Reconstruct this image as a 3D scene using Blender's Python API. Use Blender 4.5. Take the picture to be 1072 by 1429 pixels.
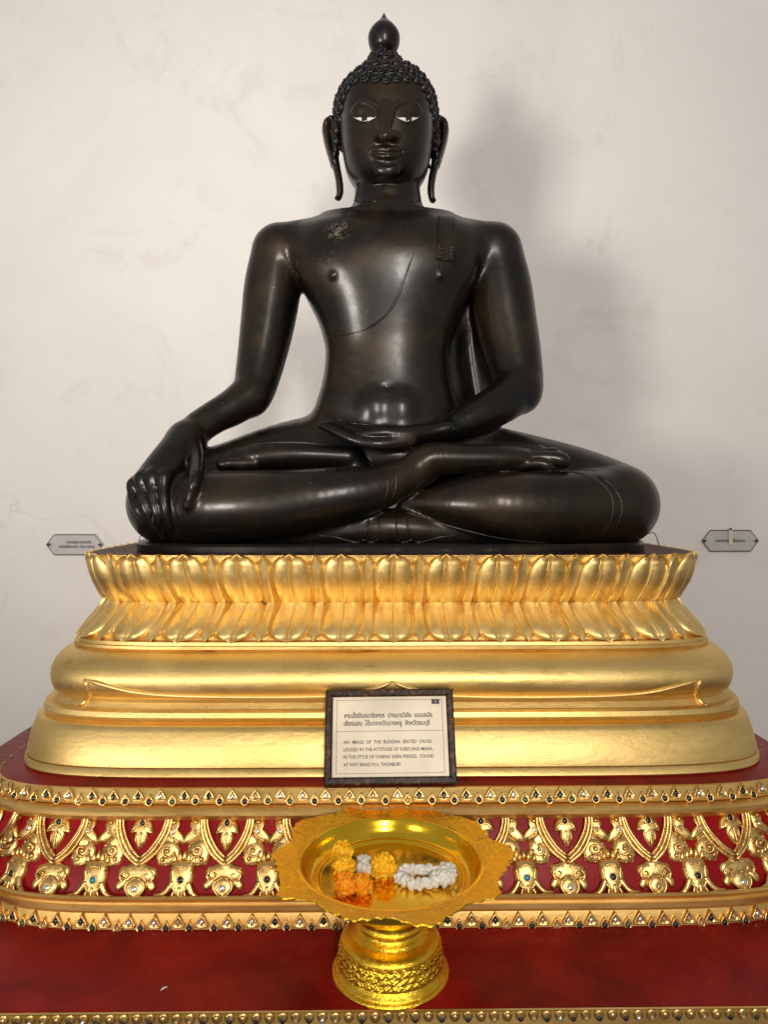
import bpy, bmesh, math, random
import numpy as np
from mathutils import Vector, Matrix
from mathutils.bvhtree import BVHTree

random.seed(7); rng = np.random.default_rng(7)
for o in list(bpy.data.objects): bpy.data.objects.remove(o)
SC = bpy.context.scene
COL = SC.collection
PI = math.pi

# ------------------------------------------------------------------ camera
F = 1000.0; HX = 536.0; HY = 697.0; EYE = 0.9        # focal length and horizon in photo pixels, eye height over the deck
cam = bpy.data.cameras.new('camera'); camo = bpy.data.objects.new('camera', cam); COL.objects.link(camo)
camo.location = (0, 0, EYE); camo.rotation_euler = (PI/2, 0, 0)
cam.sensor_fit = 'HORIZONTAL'; cam.sensor_width = 36; cam.lens = 36*F/1072
cam.shift_y = (HY-714.5)/1072; cam.clip_end = 60; cam.clip_start = 0.02
SC.camera = camo

# ------------------------------------------------------------------ light: an open gallery, daylight from the court behind the viewer
w = bpy.data.worlds.new('World'); SC.world = w; w.use_nodes = True
bg = w.node_tree.nodes['Background']; bg.inputs[0].default_value = (0.87, 0.85, 0.825, 1); bg.inputs[1].default_value = 0.37
def area(name, loc, target, sx, sy, power, col):
    l = bpy.data.lights.new(name, 'AREA'); l.shape = 'RECTANGLE'; l.size = sx; l.size_y = sy; l.energy = power; l.color = col
    o = bpy.data.objects.new(name, l); COL.objects.link(o); o.location = loc
    o.rotation_euler = (Vector(target)-Vector(loc)).to_track_quat('-Z', 'Y').to_euler()
    return o
key = area('court_opening_light', (-2.3, -1.7, 0.85), (-0.35, 3.15, 2.5), 0.8, 0.9, 27, (1.0, 0.94, 0.87)); key.data.spread = math.radians(72)
area('second_opening_light', (0.55, -2.6, 2.05), (0.0, 2.3, 1.6), 0.55, 1.5, 118, (1.0, 0.94, 0.87))
vs = SC.view_settings
vs.view_transform = 'Standard'; vs.look = 'None'; vs.exposure = 0.0; vs.gamma = 1.0; vs.use_curve_mapping = False
SC.cycles.use_denoising = True
SC.cycles.max_bounces = 8; SC.cycles.glossy_bounces = 4; SC.cycles.transmission_bounces = 6

# ------------------------------------------------------------------ helpers
def P(px, py, d): return Vector(((px-HX)*d/F, d, EYE-(py-HY)*d/F))
def on_z(px, py, z): return P(px, py, (EYE-z)*F/(py-HY))
def px_ray(px, py): return Vector(((px-HX)/F, 1.0, -(py-HY)/F)).normalized()
CAMP = Vector((0, 0, EYE))

def empty(name, loc=(0,0,0), rz=0, rot=None):
    o = bpy.data.objects.new(name, None); COL.objects.link(o); o.location = loc
    o.rotation_euler = rot if rot else (0, 0, rz); o.empty_display_size = 0.05
    return o
def tag(o, label=None, cat=None, group=None, kind=None):
    if label: o['label'] = label
    if cat: o['category'] = cat
    if group: o['group'] = group
    if kind: o['kind'] = kind
    return o
def mesh(verts, faces, mats=(), smooth=True, fm=None, name='mesh'):
    me = bpy.data.meshes.new(name); me.from_pydata([tuple(v) for v in verts], [], [tuple(f) for f in faces])
    for m in mats: me.materials.append(m)
    if fm is not None: me.polygons.foreach_set('material_index', fm)
    if smooth: me.polygons.foreach_set('use_smooth', [True]*len(me.polygons))
    me.update(); return me
def link(name, me, parent=None, loc=None, rot=None):
    o = bpy.data.objects.new(name, me); COL.objects.link(o)
    if parent is not None: o.parent = parent
    if loc is not None: o.location = loc
    if rot is not None: o.rotation_euler = rot
    return o
class MB:
    """collects shapes into one mesh"""
    def __init__(s): s.v = []; s.f = []; s.m = []
    def add(s, v, f, m=0):
        b = len(s.v); s.v += [Vector(x) for x in v]; s.f += [[i+b for i in q] for q in f]; s.m += [m]*len(f); return s
    def box(s, a, b, m=0):
        x0,y0,z0 = a; x1,y1,z1 = b
        return s.add([(x0,y0,z0),(x1,y0,z0),(x1,y1,z0),(x0,y1,z0),(x0,y0,z1),(x1,y0,z1),(x1,y1,z1),(x0,y1,z1)],
                     [(0,3,2,1),(4,5,6,7),(0,1,5,4),(1,2,6,5),(2,3,7,6),(3,0,4,7)], m)
    def tube(s, pts, r, n=8, m=0, closed=False, cap=True):
        pts = [Vector(p) for p in pts]; N = len(pts); rr = r if isinstance(r, (list, tuple)) else [r]*N
        ring = []; up = None; vs_ = []
        for i, p in enumerate(pts):
            a = pts[(i-1) % N] if (closed or i > 0) else p; b = pts[(i+1) % N] if (closed or i < N-1) else p
            t = (b-a).normalized() if (b-a).length > 1e-9 else Vector((0,0,1))
            if up is None: up = Vector((0,0,1)) if abs(t.z) < 0.9 else Vector((0,1,0))
            x = t.cross(up).normalized(); up = x.cross(t).normalized()
            for k in range(n):
                an = 2*PI*k/n; vs_.append(p + (x*math.cos(an)+up*math.sin(an))*rr[i])
        fs = []
        for i in range(N if closed else N-1):
            j = (i+1) % N
            for k in range(n): fs.append((i*n+k, i*n+(k+1) % n, j*n+(k+1) % n, j*n+k))
        if cap and not closed:
            fs.append(tuple(range(n-1, -1, -1))); fs.append(tuple((N-1)*n+k for k in range(n)))
        return s.add(vs_, fs, m)
    def ball(s, c, r, n=10, h=6, m=0, sc=(1,1,1)):
        c = Vector(c); v = [c+Vector((0,0,r*sc[2]))]; f = []
        for i in range(1, h):
            th = PI*i/h
            for k in range(n): v.append(c+Vector((math.sin(th)*math.cos(2*PI*k/n)*r*sc[0], math.sin(th)*math.sin(2*PI*k/n)*r*sc[1], math.cos(th)*r*sc[2])))
        v.append(c-Vector((0,0,r*sc[2])))
        for k in range(n): f.append((0, 1+k, 1+(k+1) % n))
        for i in range(h-2):
            for k in range(n): f.append((1+i*n+k, 1+(i+1)*n+k, 1+(i+1)*n+(k+1) % n, 1+i*n+(k+1) % n))
        L = len(v)-1
        for k in range(n): f.append((L, 1+(h-2)*n+(k+1) % n, 1+(h-2)*n+k))
        return s.add(v, f, m)
    def dome(s, outline, h, m=0, y0=0.0, c=None, prof=((1,0),(0.97,0.45),(0.82,0.8),(0.5,1.0))):
        """relief with a star-shaped outline in the x,z plane, rising towards -y"""
        n = len(outline); cx = sum(p[0] for p in outline)/n if c is None else c[0]; cz = sum(p[1] for p in outline)/n if c is None else c[1]
        v = []; f = []
        for sc, hh in prof:
            for x, z in outline: v.append((cx+(x-cx)*sc, y0-h*hh, cz+(z-cz)*sc))
        v.append((cx, y0-h*prof[-1][1]*1.02, cz)); L = len(v)-1; R = len(prof)
        area_ = sum(outline[i][0]*outline[(i+1) % n][1]-outline[(i+1) % n][0]*outline[i][1] for i in range(n))
        for i in range(R-1):
            for k in range(n):
                q = (i*n+k, i*n+(k+1) % n, (i+1)*n+(k+1) % n, (i+1)*n+k); f.append(q if area_ > 0 else q[::-1])
        for k in range(n):
            q = ((R-1)*n+k, (R-1)*n+(k+1) % n, L); f.append(q if area_ > 0 else q[::-1])
        return s.add(v, f, m)
    def lathe(s, prof, n=64, m=0, rmod=None, zmod=None):
        v = []; f = []
        for i, (r, z) in enumerate(prof):
            for k in range(n):
                a = 2*PI*k/n; rr = r if rmod is None else rmod(i, a, r, z); zz = z if zmod is None else zmod(i, a, r, z)
                v.append((rr*math.cos(a), rr*math.sin(a), zz))
        for i in range(len(prof)-1):
            for k in range(n): f.append((i*n+k, i*n+(k+1) % n, (i+1)*n+(k+1) % n, (i+1)*n+k))
        return s.add(v, f, m)
    def get(s, mats, smooth=True, off=None):
        v = s.v if off is None else [x-Vector(off) for x in s.v]
        return mesh(v, s.f, mats, smooth, s.m)
def spline(pts, n=6, closed=False):
    """Catmull-Rom through rows of numbers"""
    p = np.array(pts, float); N = len(p); out = []
    if N == 2: return [p[0]+(p[1]-p[0])*t for t in np.linspace(0, 1, n+1)]
    rg = N if closed else N-1
    for i in range(rg):
        if closed: a,b,c,d = p[(i-1)%N],p[i],p[(i+1)%N],p[(i+2)%N]
        else:
            b, c = p[i], p[i+1]; a = p[i-1] if i > 0 else 2*b-c; d = p[i+2] if i+2 < N else 2*c-b
        for t in np.arange(n)/n:
            out.append(0.5*((2*b)+(c-a)*t+(2*a-5*b+4*c-d)*t*t+(3*b-a-3*c+d)*t**3))
    if not closed: out.append(p[-1])
    return out

# ------------------------------------------------------------------ materials
def newmat(name):
    m = bpy.data.materials.new(name); m.use_nodes = True; nt = m.node_tree; return m, nt, nt.nodes['Principled BSDF']
def N(nt, t, **kw):
    n = nt.nodes.new(t)
    for k, v in kw.items():
        if k in n.inputs: n.inputs[k].default_value = v
        else: setattr(n, k, v)
    return n
def ramp(nt, src, stops):
    r = nt.nodes.new('ShaderNodeValToRGB'); nt.links.new(src, r.inputs[0]); e = r.color_ramp.elements
    while len(e) < len(stops): e.new(0.5)
    for i, (p, c) in enumerate(stops):
        e[i].position = p; e[i].color = (*c, 1) if len(c) == 3 else c
    return r
def g3(v): return (v, v, v)
def coords(nt, scale=(1,1,1)):
    tc = N(nt, 'ShaderNodeTexCoord'); mp = N(nt, 'ShaderNodeMapping'); mp.inputs['Scale'].default_value = scale
    nt.links.new(tc.outputs['Object'], mp.inputs[0]); return mp.outputs[0]
def noise(nt, vec, scale, detail=4, rough=0.55, dist=0.0):
    n = N(nt, 'ShaderNodeTexNoise'); n.inputs['Scale'].default_value = scale; n.inputs['Detail'].default_value = detail
    n.inputs['Roughness'].default_value = rough; n.inputs['Distortion'].default_value = dist
    nt.links.new(vec, n.inputs['Vector']); return n.outputs['Fac']
def bump(nt, bsdf, src, strength, dist):
    b = N(nt, 'ShaderNodeBump'); b.inputs['Strength'].default_value = strength; b.inputs['Distance'].default_value = dist
    nt.links.new(src, b.inputs['Height']); nt.links.new(b.outputs[0], bsdf.inputs['Normal']); return b
def mathn(nt, op, a, b):
    n = N(nt, 'ShaderNodeMath'); n.operation = op
    for i, s in enumerate((a, b)):
        if isinstance(s, (int, float)): n.inputs[i].default_value = s
        else: nt.links.new(s, n.inputs[i])
    return n.outputs[0]
def mixc(nt, fac, a, b):
    n = N(nt, 'ShaderNodeMix'); n.data_type = 'RGBA'
    if isinstance(fac, (int, float)): n.inputs[0].default_value = fac
    else: nt.links.new(fac, n.inputs[0])
    for i, s in ((6, a), (7, b)):
        if isinstance(s, tuple): n.inputs[i].default_value = (*s, 1)
        else: nt.links.new(s, n.inputs[i])
    return n.outputs[2]

def gold_mat(name, c0, c1, r0, r1, sc=9, bs=0.25, bd=0.004, wear=None, stretch=(1,1,1), metallic=1.0, leaf=False):
    m, nt, b = newmat(name); v = coords(nt, stretch)
    n1 = noise(nt, v, sc, 6, 0.6, 0.4); n2 = noise(nt, v, sc*9, 4, 0.6)
    cr = ramp(nt, n1, [(0.3, c0), (0.7, c1)]); col = cr.outputs[0]
    if wear:
        n3 = noise(nt, v, sc*2.3, 8, 0.7, 1.0); wr = ramp(nt, n3, [(0.60, g3(0)), (0.71, g3(1))]); col = mixc(nt, mathn(nt, 'MULTIPLY', wr.outputs[0], 0.75), col, wear)
    if leaf:                                 # squares of leaf laid edge to edge, small chips
        tc = N(nt, 'ShaderNodeTexCoord'); sp = N(nt, 'ShaderNodeSeparateXYZ'); nt.links.new(tc.outputs['Object'], sp.inputs[0])
        cm = N(nt, 'ShaderNodeCombineXYZ'); wob = mathn(nt, 'MULTIPLY', noise(nt, v, 18, 4), 0.02)
        nt.links.new(mathn(nt, 'ADD', sp.outputs[0], wob), cm.inputs[0]); nt.links.new(mathn(nt, 'ADD', sp.outputs[2], wob), cm.inputs[1])
        br = N(nt, 'ShaderNodeTexBrick'); nt.links.new(cm.outputs[0], br.inputs['Vector'])
        for k_, v_ in (('Scale', 1.0), ('Mortar Size', 0.0012), ('Mortar Smooth', 0.6), ('Brick Width', 0.086), ('Row Height', 0.079)): br.inputs[k_].default_value = v_
        br.inputs['Color1'].default_value = (1, 1, 1, 1); br.inputs['Color2'].default_value = (0.87, 0.85, 0.80, 1); br.inputs['Mortar'].default_value = (0.80, 0.72, 0.6, 1)
        mm = N(nt, 'ShaderNodeMix'); mm.data_type = 'RGBA'; mm.blend_type = 'MULTIPLY'; mm.inputs[0].default_value = 0.45
        nt.links.new(col, mm.inputs[6]); nt.links.new(br.outputs['Color'], mm.inputs[7]); col = mm.outputs[2]
        chip = ramp(nt, noise(nt, v, 70, 3, 0.6), [(0.735, g3(0)), (0.76, g3(1))]).outputs[0]; col = mixc(nt, mathn(nt, 'MULTIPLY', chip, 0.7), col, (0.25, 0.09, 0.03))
    nt.links.new(col, b.inputs['Base Color']); b.inputs['Metallic'].default_value = metallic
    rr = ramp(nt, n1, [(0.25, g3(r0)), (0.75, g3(r1))]); nt.links.new(rr.outputs[0], b.inputs['Roughness'])
    mx = mathn(nt, 'ADD', mathn(nt, 'MULTIPLY', n2, 0.35), n1)
    bump(nt, b, mx, bs, bd); return m
def plain(name, c, rough=0.5, metal=0.0, **kw):
    m, nt, b = newmat(name); v = coords(nt); n1 = noise(nt, v, kw.pop('sc', 30), 4)
    lo = tuple(x*0.8 for x in c); hi = tuple(min(1, x*1.15) for x in c)
    nt.links.new(ramp(nt, n1, [(0.3, lo), (0.7, hi)]).outputs[0], b.inputs['Base Color'])
    b.inputs['Roughness'].default_value = rough; b.inputs['Metallic'].default_value = metal
    for k, x in kw.items(): b.inputs[k.replace('_', ' ')].default_value = x
    return m

def make_bronze():
    m, nt, b = newmat('dark_bronze'); v = coords(nt)
    n1 = noise(nt, v, 4.0, 6, 0.6, 0.5); n2 = noise(nt, v, 55, 5, 0.6); n3 = noise(nt, v, 14, 8, 0.7, 1.2)
    c = ramp(nt, n1, [(0.30, (0.0055, 0.005, 0.0043)), (0.50, (0.012, 0.009, 0.0062)), (0.70, (0.040, 0.0235, 0.0105))]).outputs[0]
    fleck = ramp(nt, noise(nt, v, 95, 2, 0.5), [(0.735, g3(0)), (0.775, g3(0.6))]).outputs[0]
    fz = mathn(nt, 'MULTIPLY', fleck, ramp(nt, n3, [(0.5, g3(0)), (0.62, g3(1))]).outputs[0])
    c = mixc(nt, fz, c, (0.30, 0.26, 0.22))
    # chipped pale patch below the right collarbone, running down beside the nipple
    tc = N(nt, 'ShaderNodeTexCoord')
    for (px, py, rad, thr) in ((473, 326, 0.032, 0.55), (452, 352, 0.030, 0.62), (518, 291, 0.016, 0.6)):
        q = P(px, py, 2.11)
        d = N(nt, 'ShaderNodeVectorMath'); d.operation = 'DISTANCE'; nt.links.new(tc.outputs['Object'], d.inputs[0]); d.inputs[1].default_value = q - STAT
        near = ramp(nt, d.outputs['Value'], [(rad*0.5, g3(1)), (rad*1.5, g3(0))]).outputs[0]
        ch = ramp(nt, noise(nt, v, 70, 6, 0.75, 0.8), [(thr-0.03, g3(0)), (thr+0.03, g3(1))]).outputs[0]
        c = mixc(nt, mathn(nt, 'MULTIPLY', near, ch), c, (0.26, 0.21, 0.15))
    nt.links.new(c, b.inputs['Base Color'])
    b.inputs['Metallic'].default_value = 0.55; b.inputs['Coat Weight'].default_value = 0.32; nt.links.new(ramp(nt, n3, [(0.3, g3(0.13)), (0.7, g3(0.28))]).outputs[0], b.inputs['Coat Roughness'])
    nt.links.new(ramp(nt, n3, [(0.3, g3(0.34)), (0.75, g3(0.48))]).outputs[0], b.inputs['Roughness'])
    b.inputs['Specular IOR Level'].default_value = 0.35
    bump(nt, b, mathn(nt, 'ADD', n3, mathn(nt, 'MULTIPLY', n2, 0.45)), 0.13, 0.006); return m
STAT = P(540, 762, 2.2); STAT.z = 0.782
M = {}
M['bronze'] = make_bronze()
M['curl'] = plain('hair_bronze', (0.009, 0.008, 0.007), 0.40, 0.15, sc=60)
M['inlay'] = plain('shell_inlay', (0.62, 0.59, 0.51), 0.4, sc=200)
M['gold'] = gold_mat('gold_leaf', (0.76, 0.525, 0.18), (0.85, 0.62, 0.255), 0.38, 0.56, 7, 0.30, 0.006, (0.48, 0.25, 0.07), (0.6, 1, 1.6), leaf=True)
M['petal_gold'] = gold_mat('petal_gold_leaf', (0.81, 0.56, 0.20), (0.90, 0.67, 0.28), 0.36, 0.54, 22, 0.35, 0.003, (0.45, 0.22, 0.05))
M['orn'] = gold_mat('ornament_gold', (0.58, 0.34, 0.09), (0.90, 0.64, 0.27), 0.22, 0.40, 75, 0.45, 0.002, (0.20, 0.09, 0.03))
M['band'] = gold_mat('band_gold', (0.70, 0.42, 0.12), (0.86, 0.60, 0.23), 0.42, 0.60, 12, 0.3, 0.004, (0.38, 0.19, 0.05), (0.5, 1, 2))
M['tray'] = gold_mat('tray_gold', (0.90, 0.53, 0.025), (0.98, 0.62, 0.045), 0.10, 0.26, 16, 0.10, 0.002)
M['tray_emb'] = gold_mat('tray_embossed_gold', (0.86, 0.49, 0.025), (0.99, 0.65, 0.065), 0.16, 0.32, 70, 0.55, 0.003)
def red_mat(name, c0, c1, r0, r1, sc):
    m, nt, b = newmat(name); v = coords(nt); n1 = noise(nt, v, sc, 6, 0.6, 0.6); n2 = noise(nt, v, sc*6, 6, 0.7)
    nt.links.new(ramp(nt, n1, [(0.3, c0), (0.7, c1)]).outputs[0], b.inputs['Base Color'])
    nt.links.new(ramp(nt, n2, [(0.3, g3(r0)), (0.75, g3(r1))]).outputs[0], b.inputs['Roughness'])
    b.inputs['Specular IOR Level'].default_value = 0.14
    bump(nt, b, n2, 0.12, 0.004); return m
M['red'] = red_mat('red_lacquer', (0.125, 0.0035, 0.003), (0.29, 0.011, 0.007), 0.20, 0.44, 6)
M['red_frieze'] = red_mat('red_frieze_lacquer', (0.21, 0.003, 0.005), (0.31, 0.006, 0.009), 0.28, 0.42, 16)
M['maroon'] = red_mat('maroon_deck', (0.06, 0.012, 0.008), (0.11, 0.022, 0.014), 0.4, 0.6, 20)
M['gem_dark'] = plain('dark_glass', (0.012, 0.010, 0.014), 0.08, sc=5)
M['gem_clear'] = plain('mirror_glass', (0.80, 0.80, 0.80), 0.10, 0.9, sc=5)
M['gem_amber'] = plain('amber_glass', (0.42, 0.27, 0.12), 0.12, 0.3, sc=5)
M['gem_green'] = plain('green_glass', (0.06, 0.10, 0.045), 0.1, 0.2, sc=5)
M['gem_red'] = plain('red_glass', (0.32, 0.02, 0.015), 0.1, 0.1, sc=5)
M['gem_blue'] = plain('blue_glass', (0.02, 0.22, 0.36), 0.1, 0.1, sc=5)
def wall_mat():
    m, nt, b = newmat('white_plaster'); v = coords(nt)
    n1 = noise(nt, v, 0.9, 5, 0.6, 0.8); n2 = noise(nt, v, 9, 8, 0.7)
    c = ramp(nt, n1, [(0.3, (0.73, 0.695, 0.66)), (0.7, (0.81, 0.778, 0.745))]).outputs[0]
    st = ramp(nt, noise(nt, v, 2.6, 9, 0.75, 1.5), [(0.55, g3(0)), (0.75, g3(0.45))]).outputs[0]
    c = mixc(nt, st, c, (0.55, 0.49, 0.43))
    vo = N(nt, 'ShaderNodeTexVoronoi'); vo.feature = 'DISTANCE_TO_EDGE'; vo.inputs['Scale'].default_value = 0.55
    wv = N(nt, 'ShaderNodeVectorMath'); wv.operation = 'ADD'; nz = N(nt, 'ShaderNodeTexNoise'); nz.inputs['Scale'].default_value = 2.0; nz.inputs['Detail'].default_value = 8; nt.links.new(v, nz.inputs['Vector'])
    nt.links.new(v, wv.inputs[0]); nt.links.new(nz.outputs['Color'], wv.inputs[1]); nt.links.new(wv.outputs[0], vo.inputs['Vector'])
    ck = ramp(nt, vo.outputs['Distance'], [(0.0, g3(0.28)), (0.004, g3(0))]).outputs[0]
    c = mixc(nt, mathn(nt, 'MULTIPLY', ck, ramp(nt, n1, [(0.48, g3(0)), (0.6, g3(1))]).outputs[0]), c, (0.42, 0.37, 0.32))
    nt.links.new(c, b.inputs['Base Color']); b.inputs['Roughness'].default_value = 0.85
    bump(nt, b, mathn(nt, 'ADD', n1, mathn(nt, 'MULTIPLY', n2, 0.3)), 0.30, 0.03); return m
M['wall'] = wall_mat()

# ------------------------------------------------------------------ setting
WALL_D = 3.15
wb = MB().box((-4.5, WALL_D, -1.2), (4.5, WALL_D+0.2, 4.2))
wall = link('wall', wb.get([M['wall']], False)); tag(wall, 'off white plastered wall behind the statue', 'wall', kind='structure')

fl = MB().box((-4.5, -3.2, -0.80), (4.5, WALL_D, -0.72))
M['stone'] = plain('grey_stone_floor', (0.13, 0.12, 0.11), 0.4, sc=3)
floor = link('floor', fl.get([M['stone']], False)); tag(floor, 'grey stone floor below the altar', 'floor', kind='structure')
# ------------------------------------------------------------------ plan rings: rounded oblongs
YAW = math.radians(0.75)
class Plan:
    """superellipse plan shared by all rings of one piece; tau runs 0..1 from front centre to the right, evenly along the reference ring"""
    def __init__(s, A, B, n, M_=4000):
        t = np.linspace(0, 2*PI, M_+1); c = np.sin(t); q = -np.cos(t)
        s.c = np.sign(c)*np.abs(c)**(2/n); s.q = np.sign(q)*np.abs(q)**(2/n)
        L = np.concatenate([[0], np.cumsum(np.hypot(np.diff(A*s.c), np.diff(B*s.q)))])
        s.L = L[-1]; s.tau = L/L[-1]; s.A = A; s.B = B
    def cq(s, tau):
        tau = np.mod(tau, 1.0); return np.interp(tau, s.tau, s.c), np.interp(tau, s.tau, s.q)
    def pt(s, tau, A, B):
        c, q = s.cq(tau); return A*c, B*q
    def nrm(s, tau, A, B, e=0.002):
        x0, y0 = s.pt(tau-e, A, B); x1, y1 = s.pt(tau+e, A, B); n = Vector((y1-y0, -(x1-x0), 0)); return n.normalized()
def solve_A(plan, B, dc, wpx):
    lo, hi = 0.2, 3.0; tau = np.linspace(0, 0.5, 600)
    for _ in range(40):
        A = (lo+hi)/2; x, y = plan.pt(tau, A, B); w_ = np.max(x/(dc+y))*F
        if w_ < wpx: lo = A
        else: hi = A
    return A
def zpx(y, d): return EYE-(y-HY)*d/F
def loft(plan, prof, mat, parent, name, taus, cap_top=False, cap_bot=False, smooth=True):
    v = []; f = []; n = len(taus)
    for z, A, B in prof:
        x, y = plan.pt(taus, A, B); v += [(a, b, z) for a, b in zip(x, y)]
    for i in range(len(prof)-1):
        for k in range(n): f.append((i*n+k, i*n+(k+1) % n, (i+1)*n+(k+1) % n, (i+1)*n+k))
    if cap_bot: f.append(tuple(range(n-1, -1, -1)))
    if cap_top: f.append(tuple((len(prof)-1)*n+k for k in range(n)))
    me = mesh(v, f, [mat], smooth)
    if smooth: me.set_sharp_from_angle(angle=math.radians(38))
    return link(name, me, parent)

# ------------------------------------------------------------------ altar platform: wide red deck with a bead edge, then a jewelled tier
DC = 2.2
altar = empty('altar_platform', (0.02, DC, -0.72), YAW)
tag(altar, 'red and gold stepped altar platform with jewelled relief frieze under the golden lotus throne', 'altar')
ZA = 0.72                                    # local z of the deck top
TA = np.linspace(0, 1, 300, endpoint=False)
DKF = 1.262
deck_plan = Plan(1.42, DC-DKF, 10)
def dk(z, off): return (z+ZA, 1.42+off, DC-DKF+off)
loft(deck_plan, [dk(-0.72, -0.06), dk(-0.037, -0.06), dk(-0.036, -0.012), dk(-0.003, -0.012)], M['band'], altar, 'edge_fascia', TA, cap_bot=True)
loft(deck_plan, [dk(-0.0045, -0.010), dk(-0.004, -0.002), dk(-0.0015, -0.001), dk(0.0, -0.004)], M['band'], altar, 'edge_fillet', TA)
loft(deck_plan, [dk(-0.003, -0.006), dk(0.0005, -0.0065), dk(0.001, -0.008)], M['red'], altar, 'deck', TA, cap_top=True)
# tier rings: (photo row of the front centre line, depth of the front)
tier_plan = Plan(0.95, 0.62, 8)
def trow(y, d, off=0.0):
    B = DC-d; return (zpx(y, d)+ZA, solve_A(tier_plan, B, DC, 568-(d-1.5)*190), B)
T = {}
def tier(name, rows, mat): return loft(tier_plan, [trow(*r) for r in rows], mat, altar, name, TA)
tier('plinth_band', [(1303, 1.505), (1298, 1.503), (1272, 1.515)], M['band'])
tier('lower_moulding', [(1272, 1.513), (1269, 1.504), (1262, 1.504), (1260.5, 1.512), (1257, 1.513), (1253, 1.506), (1249, 1.512), (1247.5, 1.528)], M['band'])
tier('frieze_ground', [(1249, 1.536), (1225, 1.547), (1190, 1.570), (1160, 1.590), (1139, 1.606)], M['red_frieze'])
tier('upper_moulding', [(1143, 1.602), (1140.5, 1.580), (1137, 1.570), (1132, 1.570), (1126, 1.577), (1121.5, 1.586), (1119, 1.592)], M['band'])
tier('cornice_band', [(1120.5, 1.586), (1119, 1.578), (1103, 1.596), (1099, 1.600), (1097, 1.606)], M['band'])
lt = trow(1097.2, 1.6055)
loft(tier_plan, [(lt[0], lt[1], lt[2]), (lt[0]+0.001, lt[1]-0.004, lt[2]-0.004)], M['red'], altar, 'ledge', TA, cap_top=True)
LEDGE_Z = lt[0]+0.001-ZA

def place(me, name, plan, tau, z, A, B, out, parent, lean=0.0):
    x, y = plan.pt(tau, A, B); n = plan.nrm(tau, A, B)
    o = link(name, me, parent, (x+n.x*out, y+n.y*out, z), (lean, 0, math.atan2(n.x, -n.y))); return o

# jewelled settings along two bands
def setting_mesh(kind, gem):
    b = MB()
    if kind == 'lozenge':
        out = [(0,0.0125),(0.0045,0.006),(0.0112,-0.003),(0.010,-0.008),(0.004,-0.0085),(0,-0.0095),(-0.004,-0.0085),(-0.010,-0.008),(-0.0112,-0.003),(-0.0045,0.006)]
        b.dome(out, 0.0055, 0, 0.001, (0, -0.001), ((1,0),(0.95,0.7),(0.8,1.0),(0.62,0.7)))
        g = [(0,0.0055),(0.0042,-0.0008),(0,-0.006),(-0.0042,-0.0008)]
        b.dome(g, 0.0018, 1, -0.0038, None, ((1.0,0),(0.75,0.8),(0.4,1)))
        for sx in (-1, 1): b.ball((sx*0.0082, -0.004, -0.0055), 0.0024, 6, 4, 0)
    else:
        out = [(math.sin(a)*0.0074*(1-0.45*max(0, math.cos(a))), math.cos(a)*0.0085*(1.25 if math.cos(a) > 0.95 else 1)-0.001) for a in np.linspace(0, 2*PI, 12, endpoint=False)]
        b.dome(out, 0.007, 0, 0.001, (0, -0.002), ((1,0),(0.97,0.7),(0.86,1.0),(0.66,0.75)))
        b.ball((0, -0.0045, -0.0025), 0.0042, 8, 5, 1, (1, 0.6, 1.05))
    sc_ = 1.32 if kind == 'lozenge' else 1.38
    b.v = [v*sc_ for v in b.v]
    return b.get([M['orn'], M[gem]])
SM = {(k, g): setting_mesh(k, g) for k in ('lozenge', 'drop') for g in ('gem_dark', 'gem_clear', 'gem_amber', 'gem_green')}
def jewel_row(y, d, out, lean):
    z, A, B = trow(y, d); n = int(round(tier_plan.L/0.0512)); span = 0.32
    for i in range(n*2):
        tau = (i/(2*n)+0.5) % 1-0.5
        if abs(tau) > span: continue
        if i % 2 == 0: g = random.choice(['gem_dark', 'gem_dark', 'gem_clear', 'gem_amber', 'gem_clear']); k = 'lozenge'
        else: g = random.choice(['gem_dark']*7+['gem_green', 'gem_amber']); k = 'drop'
        place(SM[k, g], 'lozenge_setting' if k == 'lozenge' else 'drop_setting', tier_plan, tau+random.uniform(-1, 1)*0.0004, z+(0.002 if k == 'lozenge' else -0.006)+random.uniform(-1,1)*0.0008, A, B, out, altar, lean+random.uniform(-.06,.06))
jewel_row(1110, 1.588, 0.001, -0.35)
jewel_row(1285, 1.509, 0.001, -0.2)
# bead edge of the deck
def bead_mesh(gem):
    b = MB(); out = [(math.sin(a)*0.0098, math.cos(a)*0.0118+0.001) for a in np.linspace(0, 2*PI, 14, endpoint=False)]
    b.dome(out, 0.007, 0, 0.001)
    if gem: b.ball((0, -0.0062, -0.004), 0.0046, 8, 5, 1, (1, .6, 1))
    else: b.ball((0, -0.0055, 0.001), 0.005, 8, 5, 0, (1, .6, 1.2))
    return b.get([M['orn'], M[gem] if gem else M['orn']])
BM = {g: bead_mesh(g) for g in (None, 'gem_dark', 'gem_clear', 'gem_amber')}
nb = int(deck_plan.L/0.0236)
for i in range(-48, 49):
    g = (random.choice(['gem_dark']*5+['gem_amber', 'gem_clear']) if i % 2 else random.choice([None, None, None, 'gem_amber', 'gem_clear']))
    place(BM[g], 'edge_bead', deck_plan, i/nb, -0.0175+ZA+random.uniform(-1,1)*0.0006, 1.42-0.012, DC-DKF-0.012, 0.0, altar, random.uniform(-.05,.05))

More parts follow.
